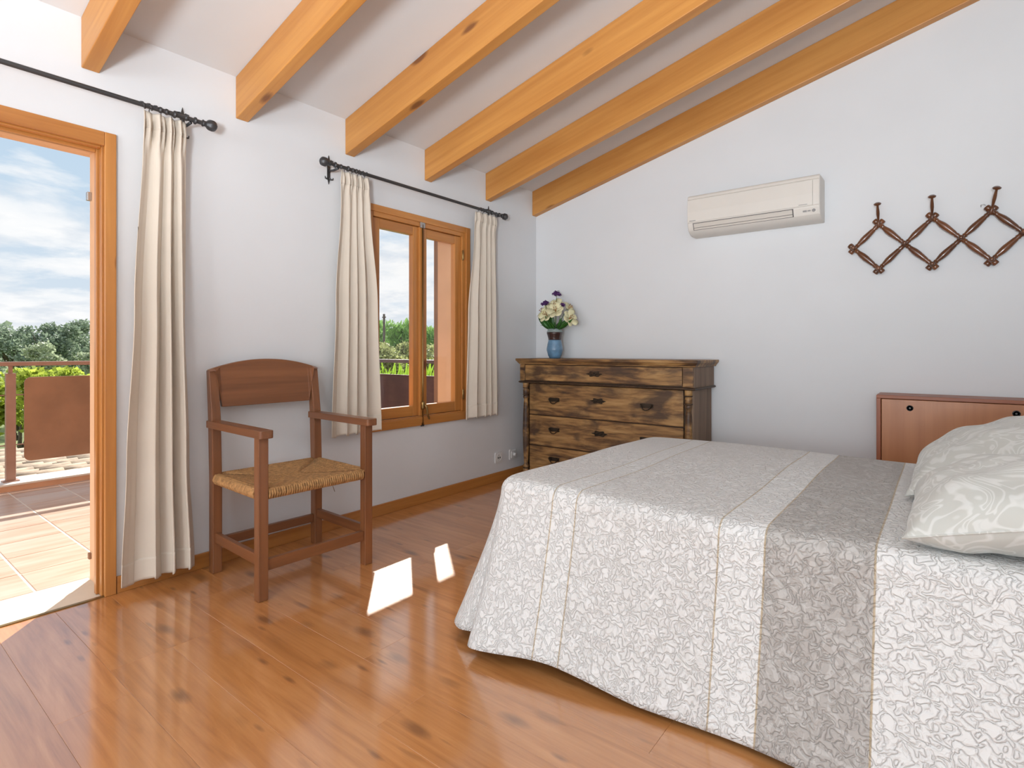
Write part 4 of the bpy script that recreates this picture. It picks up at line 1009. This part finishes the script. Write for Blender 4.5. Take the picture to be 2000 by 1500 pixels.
def tree(label, name, mat, loc, zt_, seed, rx, rz, nleaf, ls, nblob=16, up=False, group=None, cat='tree'):
    o = empty(name, loc); tag(o, label, cat, group)
    hc = zt_ - loc[2] - rz
    m = crown(seed, nblob, nleaf, rx, rz, ls, up); m.v = [(v[0], v[1], v[2] + hc) for v in m.v]
    m.build('foliage', mat, o, recalc=False)['kind'] = 'stuff'
    tk = MB(); tk.tube([(0, 0, 0), (.06 * rx, .03, hc * .4), (0, .05 * rx, hc)], [.09 * rx, .07 * rx, .03 * rx], 8); rd = random.Random(seed)
    for k in range(5):
        a = k * 1.3; tk.tube([(0, 0, hc * (.45 + .08 * k)), (rx * .3 * math.cos(a), rx * .3 * math.sin(a), hc * (.75 + .05 * k)), (rx * .55 * math.cos(a), rx * .55 * math.sin(a), hc * (1.0 + .04 * k))], [.04 * rx, .03 * rx, .01 * rx], 6)
    tk.build('trunk', BARK, o, smooth=True)
    return o
def at(u, t):                              # ground position of image column u at depth t from the camera
    r_ = (u - 1000) / 1073; c_, s_ = .7875, .6164
    return 2.95 + t * (r_ * c_ - s_), -4.13 + t * (r_ * s_ + c_)
for (u, t, v_, rx, rz, mat, lab) in ((-60, 41, 628, 2.4, 2.4, OLIVE, 'silvery olive tree beyond the railing, at the left edge of the open door'), (22, 36, 618, 1.9, 2.1, OLIVE, 'broad silvery olive tree above the railing post'), (93, 31, 606, 1.45, 2.1, OLIVE, 'tallest silvery olive tree in the middle of the door opening'),
                                    (152, 36, 610, 1.7, 2.2, OLIVE, 'dark olive tree beside the right door jamb'), (90, 25.5, 668, .8, .8, OLIVEL, 'small pale olive bush in front of the tallest tree'), (182, 25.5, 686, .65, .7, OLIVEL, 'pale grey-green bush beside the right door jamb, above the railing')):
    x_, y_ = at(u, t); zt_ = 1.1 + (684 - v_) / 1073 * t
    tree(lab, 'olive_tree', mat, (x_, y_, -3.2), zt_, int(u) + 99, rx, rz, 5200, .20 if rx > 1 else .13, group='olive trees beyond the terrace')
for (u, t, v_, rx, rz, lab) in ((-45, 11.2, 712, .75, .8, 'yellow-green leafy tree left of the railing post, below the handrail'), (35, 13.4, 712, .8, .9, 'yellow-green leafy tree behind the railing post'), (100, 11.0, 712, .68, .75, 'yellow-green leafy tree above the railing panel'), (168, 13.3, 706, .75, .9, 'yellow-green leafy tree beside the right door jamb'), (232, 11.0, 712, .68, .8, 'yellow-green leafy tree hidden mostly behind the door frame')):
    x_, y_ = at(u, t); zt_ = 1.1 + (684 - v_) / 1073 * t
    tree(lab, 'citrus_tree', CITR, (x_, y_, -3.2), zt_, int(u) + 300, rx, rz, 4200, .13, group='yellow-green trees below the terrace')
for (u, t, v_, rx, rz, mat, lab, up) in ((752, 28.5, 616, 1.1, 1.6, PINEL, 'fresh green pine behind the pole, in the left window pane', True), (792, 24.5, 612, .95, 1.7, PINEL, 'fresh green pine in the left window pane, beside the middle stile', True), (848, 28.5, 630, .9, 1.5, PINEL, 'green pine seen in the right window pane', True),
                                        (750, 17, 655, .8, .9, BUSH, 'mixed green and straw-coloured bush at the left of the window', False), (795, 19.5, 664, .7, .8, BUSH, 'mixed green bush low in the left window pane', False), (842, 17, 662, .7, .9, BUSH, 'mixed green bush low in the right window pane', False)):
    x_, y_ = at(u, t); zt_ = 1.1 + (684 - v_) / 1073 * t
    tree(lab, 'garden_tree' if up else 'garden_bush', mat, (x_, y_, -3.2), zt_, int(u), rx, rz, 4200, .24 if up else .12, up=up, group='trees outside the window', cat='tree' if up else 'bush')
# upright blades of a plant standing behind the side railing
pl = empty('blade_leaf_plant', (-2.45, .55, -3.2)); tag(pl, 'bright green plant with long blade leaves behind the side railing', 'plant')
rdm = random.Random(5)
for k in range(130):
    bx_ = rdm.uniform(-.95, .95); by_ = rdm.uniform(-.25, .25); a = rdm.uniform(-1, 1); ln = rdm.uniform(.5, .8)
    z0 = 3.55; n = 5; vs_, fs_ = [], []
    for q in range(n + 1):
        t = q / n; w_ = .022 * math.sin(math.pi * (t * .9 + .1)); xx = bx_ + a * .35 * t * t * ln; zz = z0 + ln * t * (1 - .25 * abs(a) * t) * .85
        vs_ += [(xx - w_, by_, zz), (xx + w_, by_ + .01, zz)]
    for q in range(n): fs_.append((q * 2, q * 2 + 1, q * 2 + 3, q * 2 + 2))
    MB().add(vs_, fs_).build('blade', AGAV, pl, smooth=True, recalc=False)
MB().tube([(0, 0, 0), (.05, 0, 1.8), (0, 0, 3.6)], [.16, .14, .2], 10).build('stem', BARK, pl, smooth=True)
x_, y_ = at(750, 22); po = empty('utility_pole', (x_, y_, -3.2)); tag(po, 'slim grey utility pole among the trees outside the window', 'pole')
MB().tube([(0, 0, 0), (0, 0, 5.75)], [.06, .045], 10).build('shaft', BARK, po, smooth=True); bx('insulator', -.10, .10, -.02, .02, 5.6, 5.64, BARK, po)
# far belt of woodland all along the horizon, too far off to tell single trees apart
rdm = random.Random(31); m = MB()
for k in range(11000):
    a = R(rdm.uniform(62, 238)); d = rdm.uniform(66, 80); hmax = 4.6 + 1.3 * math.sin(a * 9) + .9 * math.sin(a * 23 + 1) + .7 * math.sin(a * 51)
    p = Vector((2.95 + d * math.cos(a), -4.13 + d * math.sin(a), -3.2 + hmax * rdm.random() ** .8))
    if p.x > -30: continue
    q = Vector((rdm.gauss(0, 1), rdm.gauss(0, 1), rdm.gauss(0, 1))).normalized(); s_ = q.cross(Vector((rdm.gauss(0, 1), rdm.gauss(0, 1), rdm.gauss(0, 1)))).normalized(); l_ = rdm.uniform(.5, 1.2)
    m.add([p, p + q * l_ * .5 + s_ * l_ * .3, p + q * l_, p + q * l_ * .5 - s_ * l_ * .3], [(0, 1, 2, 3)])
o = m.build('woodland_belt', OLIVE, recalc=False); tag(o, 'far grey-green woodland along the horizon behind the olive trees', 'woodland', kind='stuff')
